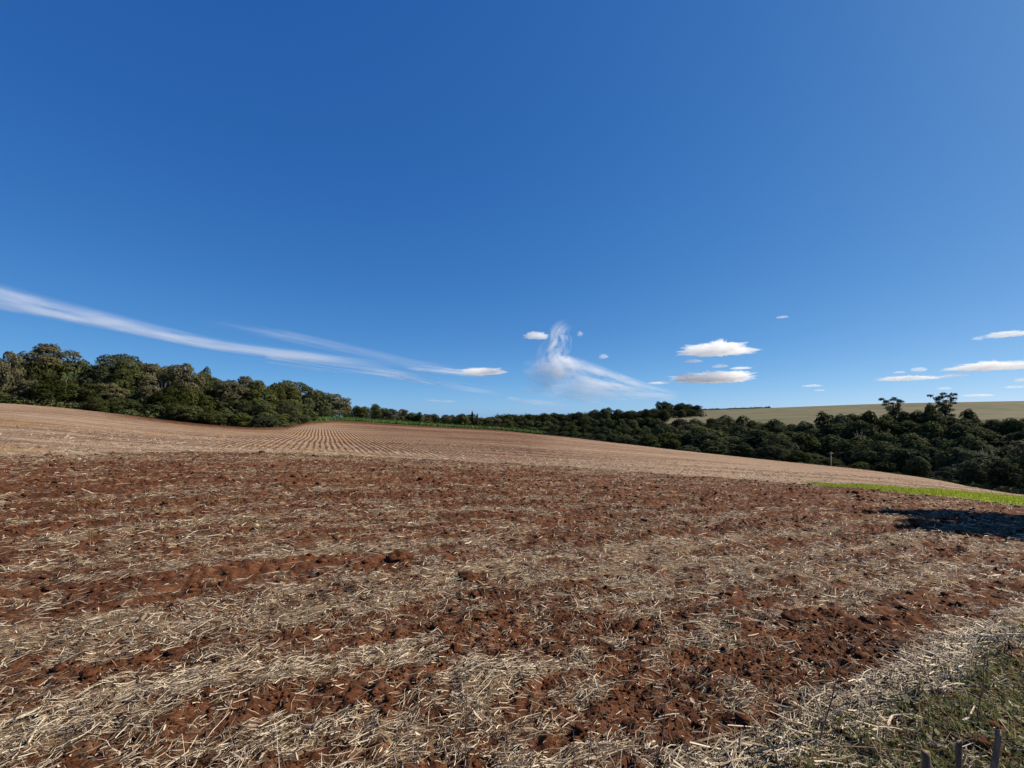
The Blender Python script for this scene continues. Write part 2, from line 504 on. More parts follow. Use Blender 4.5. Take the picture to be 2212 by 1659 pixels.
az_fine = np.linspace(-AMAX, AMAX, 820)
az_mid = np.linspace(-AMAX, AMAX, 420)
polar_sheet('tilled_field', az_fine, lambda a: (np.full_like(a, .9), B1(a)), 470, ground, M_TILL, {'straw': straw_cover},
            label='red tilled soil with straw mixed in')
def stub_z(x, y):
    r = np.hypot(x, y); az = np.arctan2(x, y)
    return H(x, y) - .10 * (1 - sstep(-1.2, .6, r - B1(az)))  + .05 * (fbm2(x * .9, y * .9, 3, 61) - .5)
def rows_mask(x, y):
    bb = x * math.cos(ROW_AZ) - y * math.sin(ROW_AZ)
    r = np.hypot(x, y)
    w = 6 * (noise2(x * .05, y * .05, 71) - .5)
    return sstep(-13 + w, -8 + w, bb) * (1 - sstep(17 + w, 26 + w, bb)) * sstep(44, 50, r) * (1 - sstep(118 + w, 150 + w, r))
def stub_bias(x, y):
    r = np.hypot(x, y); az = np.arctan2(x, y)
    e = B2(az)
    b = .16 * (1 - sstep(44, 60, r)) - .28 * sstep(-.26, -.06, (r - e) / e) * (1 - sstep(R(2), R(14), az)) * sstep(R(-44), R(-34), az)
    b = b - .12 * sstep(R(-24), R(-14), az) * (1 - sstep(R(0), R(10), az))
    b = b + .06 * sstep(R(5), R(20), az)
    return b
def stub_yellow(x, y):
    return .8 * (1 - sstep(R(-22), R(-10), np.arctan2(x, y)))
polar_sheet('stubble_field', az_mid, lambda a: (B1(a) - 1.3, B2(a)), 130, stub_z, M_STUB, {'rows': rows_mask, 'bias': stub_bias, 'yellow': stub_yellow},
            label='pale stubble field with drilled rows rising to the wood')
az_g = np.linspace(az_of(1726), AMAX, 160)
polar_sheet('grass_strip', az_g, lambda a: (B1(a) - 1.2, B1G(a)), 30,
            lambda x, y: stub_z(x, y) + .05, M_GRASS_STRIP, label='bright green strip of short grass')
az_c = np.linspace(az_of(641), az_of(1178), 160)
polar_sheet('crop_ground', az_c, lambda a: (B2(a) - .3, B2G(a)), 20, lambda x, y: H(x, y) + .02, M_CROP, label='ground under the green crop')
polar_sheet('woodland_floor', az_mid, lambda a: (B2(a) - .5, np.full_like(a, 345.)), 60, lambda x, y: H(x, y) - .05, M_FLOOR, label='shaded ground under the woods')
polar_sheet('hill_field', az_mid, lambda a: (np.full_like(a, 344.), np.full_like(a, 1300.)), 60, H, M_HILL, label='pale olive field on the far hillside')
polar_sheet('terrain', az_mid, lambda a: (np.full_like(a, 1299.), np.full_like(a, 9400.)), 30, lambda x, y: H(x, y) - .5, M_FLOOR, label='distant land out to the horizon')
az_b = np.linspace(AMAX, 2 * math.pi - AMAX, 220)
polar_sheet('field_behind', az_b, lambda a: (np.full_like(a, .9), np.full_like(a, 200.)), 90, lambda x, y: H(x, y) + .05 * (fbm2(x * 2, y * 2, 3, 3) - .5), M_TILL, {'straw': lambda x, y: straw_cover(x, y)}, label='tilled soil around the viewpoint')
polar_sheet('terrain', az_b, lambda a: (np.full_like(a, 199.), np.full_like(a, 9400.)), 50, H, M_HILL, label='farmland behind the viewpoint')
_aa = np.linspace(-math.pi, math.pi, 60)
polar_sheet('bare_soil', _aa, lambda a: (np.full_like(a, .02), np.full_like(a, .95)), 8, lambda x, y: H(x, y) - .01, M_TILL, {'straw': lambda x, y: x * 0 + .4}, label='bare soil under the viewpoint')

def gp(u, v, lift=0.0):
    """where the sight line through (u, v) meets the ground"""
    d = np.array([u - CU, FPX * math.cos(TILT) - (CV - v) * math.sin(TILT), FPX * math.sin(TILT) + (CV - v) * math.cos(TILT)])
    d /= math.hypot(d[0], d[1])
    lo, hi = 0.5, 0.5
    while hi < 9000 and CAM_Z + d[2] * hi > float(ground(d[0] * hi, d[1] * hi)): lo, hi = hi, hi * 1.05
    for _ in range(30):
        m = (lo + hi) / 2
        if CAM_Z + d[2] * m > float(ground(d[0] * m, d[1] * m)): lo = m
        else: hi = m
    return Vector((d[0] * lo, d[1] * lo, float(ground(d[0] * lo, d[1] * lo)) + lift))

def polar_xy(u, r):
    a = az_of(u)
    return r * math.sin(a), r * math.cos(a)

# ------------------------------------------------------------------ straw, clods, weeds (stuff)
def sample_sector(n, r0, r1, amax=R(53)):
    r = np.sqrt(rng.random(n) * (r1 * r1 - r0 * r0) + r0 * r0)
    a = (rng.random(n) * 2 - 1) * amax
    return r * np.sin(a), r * np.cos(a)

def straw_batch(x, y, L, wd, prism, stand=0.12, spread=.75, lo=0.0):
    n = len(x)
    th = ROWD + rng.normal(0, spread, n)
    flat = rng.random(n) < .42
    th = np.where(flat, rng.random(n) * math.pi, th)
    pitch = rng.normal(0, stand, n)
    bend = rng.normal(0, .34, n)
    dirh = np.stack([np.cos(th), np.sin(th)], 1)
    side = np.stack([-np.sin(th), np.cos(th)], 1)
    cov = straw_cover(x, y)
    lift = rng.random(n) ** 1.3 * (.012 + .085 * cov)
    nj = 4 if prism else 3
    P = np.zeros((n, nj, 3))
    for k in range(nj):
        t = k / (nj - 1) - .5
        q = dirh * (L * t)[:, None] + side * (L * bend * (t * t - .08))[:, None]
        P[:, k, 0], P[:, k, 1] = x + q[:, 0], y + q[:, 1]
        P[:, k, 2] = L * t * np.sin(pitch) + L * (rng.random(n) - .5) * .05
    g0 = ground(P[:, 0, 0], P[:, 0, 1]); g1 = ground(P[:, -1, 0], P[:, -1, 1]); gm = ground(x, y)
    for k in range(nj):
        t = k / (nj - 1)
        base = np.maximum(g0 * (1 - t) + g1 * t, gm * (1 - abs(2 * t - 1) * .6) + (g0 * (1 - t) + g1 * t) * abs(2 * t - 1) * .6)
        P[:, k, 2] += base + lift + wd * .4
    up = np.array([0, 0, 1.0])
    V = []
    S3 = np.concatenate([side, np.zeros((n, 1))], 1)
    tap = np.array([1, .95, .85, .55]) if prism else np.array([.8, 1, .5])
    if prism:
        for k in range(nj):
            for c, s in ((-.5, 0), (.5, 0), (0, .8)):
                V.append(P[:, k] + S3 * (wd * c * tap[k])[:, None] + up * (wd * s * tap[k])[:, None])
        V = np.stack(V, 1); m = nj * 3
        F = [(k * 3 + j, k * 3 + (j + 1) % 3, (k + 1) * 3 + (j + 1) % 3, (k + 1) * 3 + j) for k in range(nj - 1) for j in (1, 2)]
    else:
        roll = rng.normal(0, .5, n)
        for k in range(nj):
            for c in (-.5, .5):
                V.append(P[:, k] + S3 * (wd * c * tap[k] * np.cos(roll))[:, None] + up * (wd * c * tap[k] * np.sin(roll))[:, None])
        V = np.stack(V, 1); m = nj * 2
        F = [(k * 2, k * 2 + 1, k * 2 + 3, k * 2 + 2) for k in range(nj - 1)]
    F = np.array(F)[None] + (np.arange(n) * m)[:, None, None]
    tint = np.clip(np.where(rng.random(n) < .40, rng.normal(.84, .13, n), rng.normal(.30, .17, n)) + .15 * (cov - .5), 0, 1)
    tint = np.maximum(tint, lo)
    return V.reshape(-1, 3), F.reshape(-1, 4), np.repeat(tint, m)

def keep_by(x, y, p):
    k = rng.random(len(x)) < p
    return x[k], y[k]

V_, F_, T_, nv = [], [], [], 0
def add_batch(x, y, L, wd, prism, **kw):
    global nv
    v, f, t = straw_batch(x, y, L, wd, prism, **kw)
    V_.append(v); F_.append(f + nv); T_.append(t); nv += len(v)
def in_tilled(x, y):
    return np.hypot(x, y) < B1(np.arctan2(x, y)) + 1.0
for (n, r0, r1, Lm, wm, prism) in ((54000, 2.4, 6.0, .085, .0044, True), (78000, 6.0, 11.0, .095, .0064, False), (90000, 11.0, 20.0, .12, .0095, False), (110000, 20.0, 44.0, .16, .0155, False)):
    x, y = sample_sector(n, r0, r1)
    c = straw_cover(x, y)
    x, y = keep_by(x, y, np.clip(c * 1.12 - .12, .08, .58))
    k = in_tilled(x, y); x, y = x[k], y[k]
    q = len(x)
    add_batch(x, y, Lm * np.exp(rng.normal(0, .5, q)), wm * np.exp(rng.normal(0, .35, q)), prism)
for n, r0, r1, Lm, wm in ((3600, 2.6, 7.0, .11, .0085), (6000, 7.0, 16.0, .14, .012)):
    x, y = sample_sector(n, r0, r1)
    x, y = keep_by(x, y, np.clip(straw_cover(x, y) * 1.3, .08, 1)); q = len(x)
    add_batch(x, y, Lm * np.exp(rng.normal(0, .4, q)), wm * np.exp(rng.normal(0, .3, q)), False, stand=.22, spread=.9, lo=.55)
x, y = sample_sector(60000, 41.0, 85.0)
k = (np.hypot(x, y) > B1(np.arctan2(x, y))) & (np.hypot(x, y) > np.where(np.arctan2(x, y) > az_of(1730), B1G(np.arctan2(x, y)) + 1, 0)) & (rng.random(len(x)) < (fbm2(x * .12, y * .5, 3, 29) * 1.5 - .2) * (1 - sstep(44, 85, np.hypot(x, y))))
x, y = x[k], y[k]; q = len(x)
add_batch(x, y, .30 * np.exp(rng.normal(0, .4, q)), .032 * np.exp(rng.normal(0, .3, q)), False, stand=.35, spread=1.2)
# small chaff everywhere near
x, y = sample_sector(30000, 2.4, 8.0)
x, y = keep_by(x, y, np.clip(straw_cover(x, y) * .8 + .2, .1, 1)); q = len(x)
add_batch(x, y, .040 * np.exp(rng.normal(0, .4, q)), .006 * np.exp(rng.normal(0, .4, q)), False, spread=1.5)
# the heaped windrow beside the weeds
q = 3400
a2 = rng.random(q) * 7.0 + 2.2; b2 = rng.normal(2.24, .09 + .10 * noise2(a2 * 1.3, a2 * 0, 91), q)
d = R(31)
x, y = a2 * math.cos(d) - b2 * math.sin(d), a2 * math.sin(d) + b2 * math.cos(d)
k = x > .9; x, y = x[k], y[k]; q = len(x)
add_batch(x, y, .22 * np.exp(rng.normal(0, .4, q)), .008 * np.exp(rng.normal(0, .3, q)), True, stand=.3, spread=.5)
q = 9000
a2 = rng.random(q) * 8.5 + 1.0; b2 = rng.random(q) * 3.2 - 1.1
x, y = a2 * math.cos(R(31)) - b2 * math.sin(R(31)), a2 * math.sin(R(31)) + b2 * math.cos(R(31))
k = (x > .9) & (rng.random(q) < fbm2(x * 1.1, y * 1.1, 3, 87) * 1.5 - .42); x, y = x[k], y[k]; q = len(x)
add_batch(x, y, .10 * np.exp(rng.normal(0, .6, q)), .0048 * np.exp(rng.normal(0, .35, q)), True, stand=.35, spread=1.4)
me = mk_mesh('straw_litter', np.concatenate(V_), [np.concatenate(F_)], M_STRAW, False, {'tint': np.concatenate(T_)})
link('straw_litter', me, kind='stuff', label='pale chopped straw strewn over the red tilled soil')

def ico(sub):
    import bmesh
    bm = bmesh.new(); bmesh.ops.create_icosphere(bm, subdivisions=sub, radius=1)
    V = np.array([v.co[:] for v in bm.verts]); F = np.array([[v.index for v in f.verts] for f in bm.faces]); bm.free()
    return V, F
ICO1, ICO2, ICO3 = ico(1), ico(2), ico(3)

def clod_verts(base, seed, rough=.75):
    n = noise3(base * 1.5 + seed * 7.7, seed) * .6 + noise3(base * 3.4 + seed * 3.1, seed + 9) * .4
    return base * (1 - rough + 2 * rough * n)[:, None] * np.array([1, .8, .5])

def clod_batch(x, y, s, base, F):
    protos = [clod_verts(base, k + 3) for k in range(12)]
    Vs, Fs = [], []
    z = ground(x, y)
    for i in range(len(x)):
        a = rng.random() * 6.28; c, sn = math.cos(a), math.sin(a)
        P = protos[i % 12] * s[i]
        Vs.append(np.stack([P[:, 0] * c - P[:, 1] * sn + x[i], P[:, 0] * sn + P[:, 1] * c + y[i], P[:, 2] + z[i] + s[i] * .12], 1))
        Fs.append(F + i * len(base))
    return np.concatenate(Vs), np.concatenate(Fs)
acc = Acc()
for n, r0, r1, s0, (bv, bf) in ((26000, 2.5, 8, .0125, ICO1), (1100, 2.6, 9, .030, ICO2), (11000, 8, 20, .028, ICO1), (6500, 20, 43, .056, ICO1)):
    x, y = sample_sector(n, r0, r1)
    x, y = keep_by(x, y, np.clip(1.15 - straw_cover(x, y), .05, 1))
    k = np.hypot(x, y) < B1(np.arctan2(x, y)); x, y = x[k], y[k]
    v, f = clod_batch(x, y, s0 * np.exp(rng.normal(0, .45, len(x))), bv, bf)
    acc.add(v, None, f)
link('soil_crumbs', acc.mesh('soil_crumbs', M_CLOD, False), kind='stuff', label='loose crumbs and clods of red soil on the field')

def blades(x, y, h, wd, z, lean=.5, seg=3):
    n = len(x)
    th = rng.random(n) * 6.283
    ln = np.abs(rng.normal(0, lean, n))
    D2 = np.stack([np.cos(th), np.sin(th), np.zeros(n)], 1); S2 = np.stack([-np.sin(th), np.cos(th), np.zeros(n)], 1)
    V = []
    for k in range(seg):
        t = k / (seg - 1)
        c = np.stack([x, y, z], 1) + D2 * (h * ln * t ** 1.8)[:, None]
        c[:, 2] += h * t * np.cos(np.minimum(ln * t, 1.2)) - .01
        for s in (-.5, .5):
            V.append(c + S2 * (wd * s * (1 - .85 * t))[:, None])
    V = np.stack(V, 1)
    F = np.array([(k * 2, k * 2 + 1, k * 2 + 3, k * 2 + 2) for k in range(seg - 1)])[None] + (np.arange(n) * seg * 2)[:, None, None]
    return V.reshape(-1, 3), F.reshape(-1, 4)
# weeds and grass beside the viewpoint, bottom corner
q = 60000
a2 = rng.random(q) * 8.5 + 1.0; b2 = rng.random(q) * 3.4 - 1.1
d = R(31)
x, y = a2 * math.cos(d) - b2 * math.sin(d), a2 * math.sin(d) + b2 * math.cos(d)
dens = fbm2(x * 1.6, y * 1.6, 3, 81)
k = (x > .9 + .5 * (dens - .5)) & (rng.random(q) < sstep(.22, .48, dens + .14 * (1 - sstep(1.2, 2.25, b2)))) & (y > 1.6)
x, y, dn = x[k], y[k], dens[k]; q = len(x)
v, f = blades(x, y, .062 * np.exp(rng.normal(0, .55, q)), .0095 * np.exp(rng.normal(0, .4, q)), ground(x, y), 1.25)
tint = np.clip(rng.normal(.42, .3, q), 0, 1)
# broad little leaves between the blades
kb = rng.random(q) < .28
xb, yb = x[kb] + rng.normal(0, .03, kb.sum()), y[kb] + rng.normal(0, .03, kb.sum())
Cb = np.stack([xb, yb, ground(xb, yb) + rng.random(kb.sum()) * .05 + .008], 1)
Nb = rng.normal(0, .6, Cb.shape) + np.array([0, 0, 1.0]); Nb /= np.linalg.norm(Nb, axis=1, keepdims=True)
tb = rng.normal(size=Cb.shape); tb -= Nb * (tb * Nb).sum(1, keepdims=True); tb /= np.linalg.norm(tb, axis=1, keepdims=True)
sb = np.cross(Nb, tb); lb = .026 * np.exp(rng.normal(0, .35, len(Cb)))[:, None]
vb = np.stack([Cb - tb * lb, Cb + sb * lb * .45, Cb + tb * lb, Cb - sb * lb * .45], 1).reshape(-1, 3)
fb = np.arange(len(Cb) * 4).reshape(-1, 4) + len(v)
tint = np.concatenate([np.repeat(tint, 6), np.repeat(np.clip(rng.normal(.35, .2, len(Cb)), 0, 1), 4)])
v, f = np.concatenate([v, vb]), np.concatenate([f, fb])
me = mk_mesh('weeds', v, [f], M_WEED, False, {'tint': tint})
link('weeds', me, kind='stuff', label='low green and dry weeds along the field edge')
# scattered seedlings in the field
x, y = sample_sector(9000, 3.0, 22.0)
dens = fbm2(x * .35, y * .6, 3, 83)
k = rng.random(len(x)) < sstep(.5, .72, dens); x, y = x[k], y[k]; q = len(x)
v, f = blades(x, y, .07 * np.exp(rng.normal(0, .4, q)) * (1 + np.hypot(x, y) * .03), .008 * (1 + np.hypot(x, y) * .06), ground(x, y), .9)
me = mk_mesh('seedlings', v, [f], M_WEED, False, {'tint': np.repeat(np.clip(rng.normal(.6, .2, q), 0, 1), 6)})
link('seedlings', me, kind='stuff', label='sparse yellow green seedlings sprouting through the straw')
# grass on the strip, crop beyond the field
q = 24000
az = rng.uniform(az_of(1740), R(52), q); t = rng.random(q)
r = B1(az) - .8 + t * (B1G(az) - B1(az) + .3)
x, y = r * np.sin(az), r * np.cos(az)
v, f = blades(x, y,   .10 * np.exp(rng.normal(0, .3, q)), .05 * np.exp(rng.normal(0, .3, q)), stub_z(x, y) + .05, .6)
M_TURF = mat_straw('turf_blades', (0.12, 0.16, 0.010), (0.22, 0.28, 0.018), (0.30, 0.33, 0.05), .5)
me = mk_mesh('grass', v, [f], M_TURF, False, {'tint': np.repeat(rng.random(q), 6)})
link('grass', me, kind='stuff', label='short bright grass growing on the strip below the field')
q = 26000
az = rng.uniform(az_of(648), az_of(1170), q); t = rng.random(q)
r = B2(az) + t * (B2G(az) - B2(az))
x, y = r * np.sin(az), r * np.cos(az)
v, f = blades(x, y, 1.15 * np.exp(rng.normal(0, .25, q)), .42 * np.exp(rng.normal(0, .3, q)), H(x, y), .5)
M_CROPB = mat_straw('crop_blades', (0.038, 0.09, 0.016), (0.07, 0.155, 0.025), (0.13, 0.21, 0.05), .35)
me = mk_mesh('green_crop', v, [f], M_CROPB, False, {'tint': np.repeat(rng.random(q), 6)})
link('green_crop', me, kind='stuff', label='bright green crop growing before the distant tree line')

# ------------------------------------------------------------------ tree prototypes (unit height, base at the origin)
def leaf_cards(C, N, size):
    n = len(C)
    t = rng.normal(size=(n, 3)); t -= N * (t * N).sum(1, keepdims=True); t /= np.linalg.norm(t, axis=1, keepdims=True)
    s = np.cross(N, t)
    a, b = size[:, None] * t, size[:, None] * s * rng.uniform(.45, .8, n)[:, None]
    V = np.stack([C - a * .6, C + b * .5 - N * size[:, None] * .12, C + a * .6, C - b * .5 - N * size[:, None] * .12], 1)
    F = np.arange(n * 4).reshape(n, 4)
    return V.reshape(-1, 3), F

def lobe_crown(name, lobes, n, leaf, mat, hollow=.74, droop=.0):
    """lobes: (x, y, z, rx, ry, rz)"""
    lobes = np.array(lobes, float)
    w = (lobes[:, 3] * lobes[:, 5]) ** .9; w /= w.sum()
    idx = rng.choice(len(lobes), n, p=w)
    dv = rng.normal(size=(n, 3)); dv /= np.linalg.norm(dv, axis=1, keepdims=True)
    dv[:, 2] = np.where((dv[:, 2] < -.2) & (rng.random(n) < .6), -dv[:, 2], dv[:, 2])
    rad = hollow + (1 - hollow) * rng.random(n) ** .6
    bump = 1 + .30 * (noise3(dv * 2.6 + idx[:, None] * 5.1, 7) - .5) * 2
    L = lobes[idx]
    C = L[:, :3] + dv * L[:, 3:] * (rad * bump)[:, None]
    # clumps: pull leaves towards random centres so that the surface breaks into tufts with dark gaps
    cells = noise3(C * 15.0, 3) * .6 + noise3(C * 33.0, 4) * .4
    keep = cells > .40
    C, dv = C[keep], dv[keep]
    N = dv * 1.0 + rng.normal(0, .45, C.shape) + np.array([0, 0, .35])
    N /= np.linalg.norm(N, axis=1, keepdims=True)
    C[:, 2] = np.maximum(C[:, 2], .015)
    V, F = leaf_cards(C, N, leaf * np.exp(rng.normal(0, .35, len(C))))
    return mk_mesh(name, V, [F], mat)

def trunk_mesh(name, h, r0, limbs, mat, lean=.04, seed=0):
    rr = random.Random(seed); acc = Acc()
    p = [(0, 0, -.02)]
    for k in range(1, 6):
        p.append((p[-1][0] + rr.uniform(-lean, lean) * .5, p[-1][1] + rr.uniform(-lean, lean) * .5, h * k / 5))
    acc.add(*tube(p, [r0 * (1.25 if k == 0 else 1 - .11 * k) for k in range(6)], 7))
    for (z, tx, ty, tz, r) in limbs:
        i = min(int(z / h * 5), 4); s = np.array(p[i]) + (np.array(p[i + 1]) - np.array(p[i])) * (z / h * 5 - i)
        e = np.array((tx, ty, tz)); m = (s + e) / 2 + np.array((0, 0, -.03)) + np.array([rr.uniform(-.02, .02) for _ in range(3)])
        acc.add(*tube([s, m, e], [r, r * .7, r * .25], 5))
    return acc.mesh(name, mat, True)

def auto_limbs(lobes, h, r):
    return [(min(h * .98, max(.12, l[2] * .62)), l[0] * .9, l[1] * .9, l[2], r * .5) for l in lobes]

def rand_lobes(seed, n, wid, z0, z1, size, flat=.8, top=True, shape='round'):
    rr = random.Random(seed); out = []
    for k in range(n):
        t = (k + .5) / n
        z = z0 + (z1 - z0) * t
        if shape == 'round': prof = math.sqrt(max(.05, 1 - ((t - .42) / .62) ** 2))
        elif shape == 'tall': prof = .55 + .35 * math.sin(t * 3.1)
        else: prof = .35 + .65 * t
        a = k * 2.399 + rr.uniform(-.4, .4)
        d = wid * prof * rr.uniform(.45, 1.0)
        if k == n - 1: d *= .2
        s = size * rr.uniform(.75, 1.25)
        out.append((d * math.cos(a), d * math.sin(a), z, s, s, s * flat))
    return out

PROTO = {}
def proto(key, lobes, n, leaf, mat, trunk_h, trunk_r, bark=None, hollow=.74, look=''):
    PROTO[key] = (trunk_mesh('trunk_' + key, trunk_h, trunk_r, auto_limbs(lobes, trunk_h, trunk_r), bark or M_BARK, seed=len(PROTO)),
                  lobe_crown('crown_' + key, lobes, n, leaf, mat, hollow), look)
for tag_, mat in (('l', M_LEAF_L), ('d', M_LEAF_D)):
    proto('round_a' + tag_, rand_lobes(3, 14, .29, .20, .84, .19), 17000, .025, mat, .72, .024, look='broad rounded')
    proto('round_b' + tag_, rand_lobes(9, 19, .31, .16, .87, .155, .8), 17000, .024, mat, .72, .026, look='lumpy many-domed')
    proto('ragged' + tag_, rand_lobes(14, 14, .27, .22, .88, .145, .75, shape='open'), 13000, .024, mat, .78, .022, look='ragged spreading')
    proto('narrow' + tag_, rand_lobes(22, 13, .16, .18, .90, .13, 1.0, shape='tall'), 10000, .025, mat, .8, .022, look='tall narrow')
    proto('skirted' + tag_, rand_lobes(31, 16, .29, .07, .82, .19, .9), 16000, .027, mat, .6, .022, look='low skirted')
proto('grey', rand_lobes(41, 16, .30, .20, .86, .16, .75), 15000, .024, M_LEAF_G, .75, .026, M_BARK_PALE, look='greyish olive')
proto('layered', rand_lobes(47, 20, .36, .30, .92, .125, .42, shape='open'), 12000, .022, M_LEAF_G, .85, .03, M_BARK, look='flat layered')
proto('vine', rand_lobes(53, 12, .05, .08, .93, .11, 1.1, shape='tall'), 7000, .028, M_LEAF_D, .85, .02, look='slim vine-clad columnar')
# airy umbrella tree: bare limbs below, thin layered top
al = rand_lobes(61, 24, .36, .50, .93, .095, .42, shape='open') + [(.12, .05, .40, .10, .10, .05), (-.16, .02, .46, .11, .1, .05)]
proto('umbrella', al, 6500, .020, M_LEAF_D, .80, .022, M_BARK, hollow=.3, look='tall airy umbrella-crowned')
# arch tree with a hole right through the crown
hl = [(.34 * math.cos(a), rr_, .55 + .34 * math.sin(a), .15, .15, .12) for a, rr_ in ((0.0, .05), (.55, -.05), (1.1, .05), (1.6, 0), (2.1, -.05), (2.6, .05), (3.14, 0), (3.6, .02))] + [(.25, .05, .32, .17, .17, .14), (-.28, -.03, .26, .17, .17, .16), (.02, .0, .22, .2, .2, .16), (.42, 0, .62, .12, .12, .1)]
proto('arched', hl, 10000, .024, M_LEAF_L, .60, .026, M_BARK, look='broad arched')

def bare_mesh(seed, mat):
    rr = random.Random(seed); acc = Acc()
    def grow(p, d, L, r, lev):
        e = p + d * L; m = (p + e) / 2 + np.array([rr.uniform(-.05, .05) * L for _ in range(3)])
        acc.add(*tube([p, m, e], [r, r * .8, r * .55], 5 if lev < 2 else 3))
        if lev < 4:
            for k in range(3 if lev else 4):
                a = rr.uniform(0, 6.28); s = rr.uniform(.35, .75)
                nd = d + np.array([math.cos(a) * s, math.sin(a) * s, rr.uniform(.0, .25)]); nd /= np.linalg.norm(nd)
                grow(e - d * L * .1 * k, nd, L * rr.uniform(.55, .75), r * .55, lev + 1)
    p0 = np.array([0, 0, -.02])
    grow(p0, np.array([.03, .02, 1.0]), .38, .022, 0)
    return acc
b_acc = bare_mesh(5, M_BARK_PALE)
PROTO['bare'] = (trunk_mesh('trunk_bare', .4, .022, [], M_BARK_PALE, seed=5), b_acc.mesh('branches_bare', M_BARK_PALE, True), 'leafless pale-branched')

def palm_crown():
    acc = Acc(); rr = random.Random(4)
    for k in range(22):
        a = k * 2.399; up = rr.uniform(-.1, .95)
        pts = [np.array((.0, .0, .82))]
        L = rr.uniform(.26, .34); d = np.array((math.cos(a) * math.cos(up), math.sin(a) * math.cos(up), math.sin(up)))
        for s in range(6):
            d = d + np.array((0, 0, -.17)); d /= np.linalg.norm(d)
            pts.append(pts[-1] + d * L / 6)
        pts = np.array(pts); side = np.cross(pts[-1] - pts[0], (0, 0, 1.0)); side /= np.linalg.norm(side)
        V, F = [], []
        for s in range(6):
            for sg in (-1, 1):
                for t in (0, .5):
                    p = pts[s] * (1 - t) + pts[s + 1] * t; q = p + (pts[s + 1] - pts[s]) * .35
                    w = .075 * math.sin((s + t + 1) / 7.2 * math.pi) + .01
                    tip = p + side * sg * w + np.array((0, 0, -w * .7)) + (pts[s + 1] - pts[s]) * .6
                    i = len(V); V += [p, q, tip]; F.append((i, i + 1, i + 2))
        acc.add(np.array(V), None, np.array(F))
    return acc.mesh('crown_palm', M_LEAF_P)
PROTO['palm'] = (trunk_mesh('trunk_palm', .82, .020, [], M_BARK_PALE, lean=.02, seed=8), palm_crown(), 'feather palm')

ORD = ['first', 'second', 'third', 'fourth', 'fifth', 'sixth', 'seventh', 'eighth', 'ninth', 'tenth', 'eleventh', 'twelfth', 'thirteenth', 'fourteenth', 'fifteenth', 'sixteenth',
       'seventeenth', 'eighteenth', 'nineteenth', 'twentieth', 'twenty-first', 'twenty-second', 'twenty-third', 'twenty-fourth', 'twenty-fifth', 'twenty-sixth', 'twenty-seventh', 'twenty-eighth',
       'twenty-ninth', 'thirtieth', 'thirty-first', 'thirty-second', 'thirty-third', 'thirty-fourth']

def put_tree(name, key, x, y, h, wscale, rz, label, cat, group):
    root = D.objects.new(name, None); COL.objects.link(root)
    root.empty_display_size = .5
    root.location = (x, y, float(H(x, y)) - .1)
    root.rotation_euler = (0, 0, rz)
    root.scale = (h * wscale, h * wscale, h)
    root['label'] = label; root['category'] = cat
    if group: root['group'] = group
    t, c, _ = PROTO[key]
    link('trunk', t, root)
    link('branches' if key == 'bare' else 'crown', c, root)
    return root

def tree_row(us, vtop, rfun, keys, where, group, wpx=None, hjit=.08, seed=0, hmin=3.0, base=1.0):
    """one row of a wood: us azimuths as picture columns, vtop(u) the row its tops reach, rfun(u) its distance"""
    rr = random.Random(seed)
    row = []
    for i, u in enumerate(us):
        u = u + rr.uniform(-5, 5)
        r = rfun(u) * rr.uniform(.97, 1.03)
        x, y = polar_xy(u, r)
        v = float(vtop(u)) + rr.uniform(-hjit, hjit) * 40
        h = max(hmin, z_at(az_of(u), r, v) - float(H(x, y)))
        key = rr.choice(keys)
        wp = (wpx(u) if wpx else 50) * rr.uniform(.85, 1.2)
        wm = wp / FPX * (r * math.cos(az_of(u)))
        row.append((u, key, x, y, h, wm, rr.uniform(0, 6.28)))
    row.sort()
    for i, (u, key, x, y, h, wm, rz) in enumerate(row):
        ws = min(2.8, max(.55, wm / (h * .85)))
        put_tree('tree', key, x, y, h, ws, rz, f"{PROTO[key][2]} tree, {ORD[i]} from left {where}", 'tree', group)

def poly(pts):
    a = np.array(pts, float); return lambda u: np.interp(u, a[:, 0], a[:, 1])
edge_r = lambda u: float(B2(az_of(u)))
wood_r = lambda u: edge_r(u) + (float(B2G(az_of(u)) - B2(az_of(u))) if 640 < u < 1180 else 0.0)
ALL_L = ['round_al', 'round_bl', 'raggedl', 'grey', 'round_bl', 'grey', 'skirtedl', 'round_ad']
G1, G2, G3, G4 = 'trees of the left wood', 'trees of the distant tree line', 'trees of the valley wood', 'trees of the hilltop copse'
SKY_L = poly([(-80, 800), (-30, 775), (30, 785), (150, 772), (206, 788), (225, 772), (330, 774), (400, 782), (440, 800), (470, 815), (500, 808), (553, 817), (640, 822), (675, 836), (713, 850), (745, 868)])
# the big individuals of the left wood
def special(u, r, vtop, wpx, key, label, name='tree', rz=0.0, cat='tree', group=None):
    x, y = polar_xy(u, r); h = z_at(az_of(u), r, vtop) - float(H(x, y))
    w = wpx / FPX * r * math.cos(az_of(u))
    return put_tree(name, key, x, y, h, w / (h * .85), rz, label, cat, group)
special(15, 158, 752, 62, 'grey', 'thin pale-trunked tree at the far left edge of the wood', group=G1)
special(98, 166, 735, 128, 'grey', 'biggest broad dome-crowned tree rising above the left wood, just left of the palm', rz=.6, group=G1)
special(258, 162, 764, 108, 'arched', 'arched tree with a sky hole through its crown above the left wood', rz=-az_of(258), group=G1)
special(440, 160, 789, 46, 'raggedl', 'small ragged treetop sticking out of the left wood skyline', rz=1.0, group=G1)
special(600, 158, 806, 46, 'bare', 'leafless pale tree sticking out behind the end of the left wood', name='bare_tree', group=G1)
special(358, 150, 800, 62, 'bare', 'grey bare-branched tree in the middle of the left wood', name='bare_tree', rz=2, group=G1)
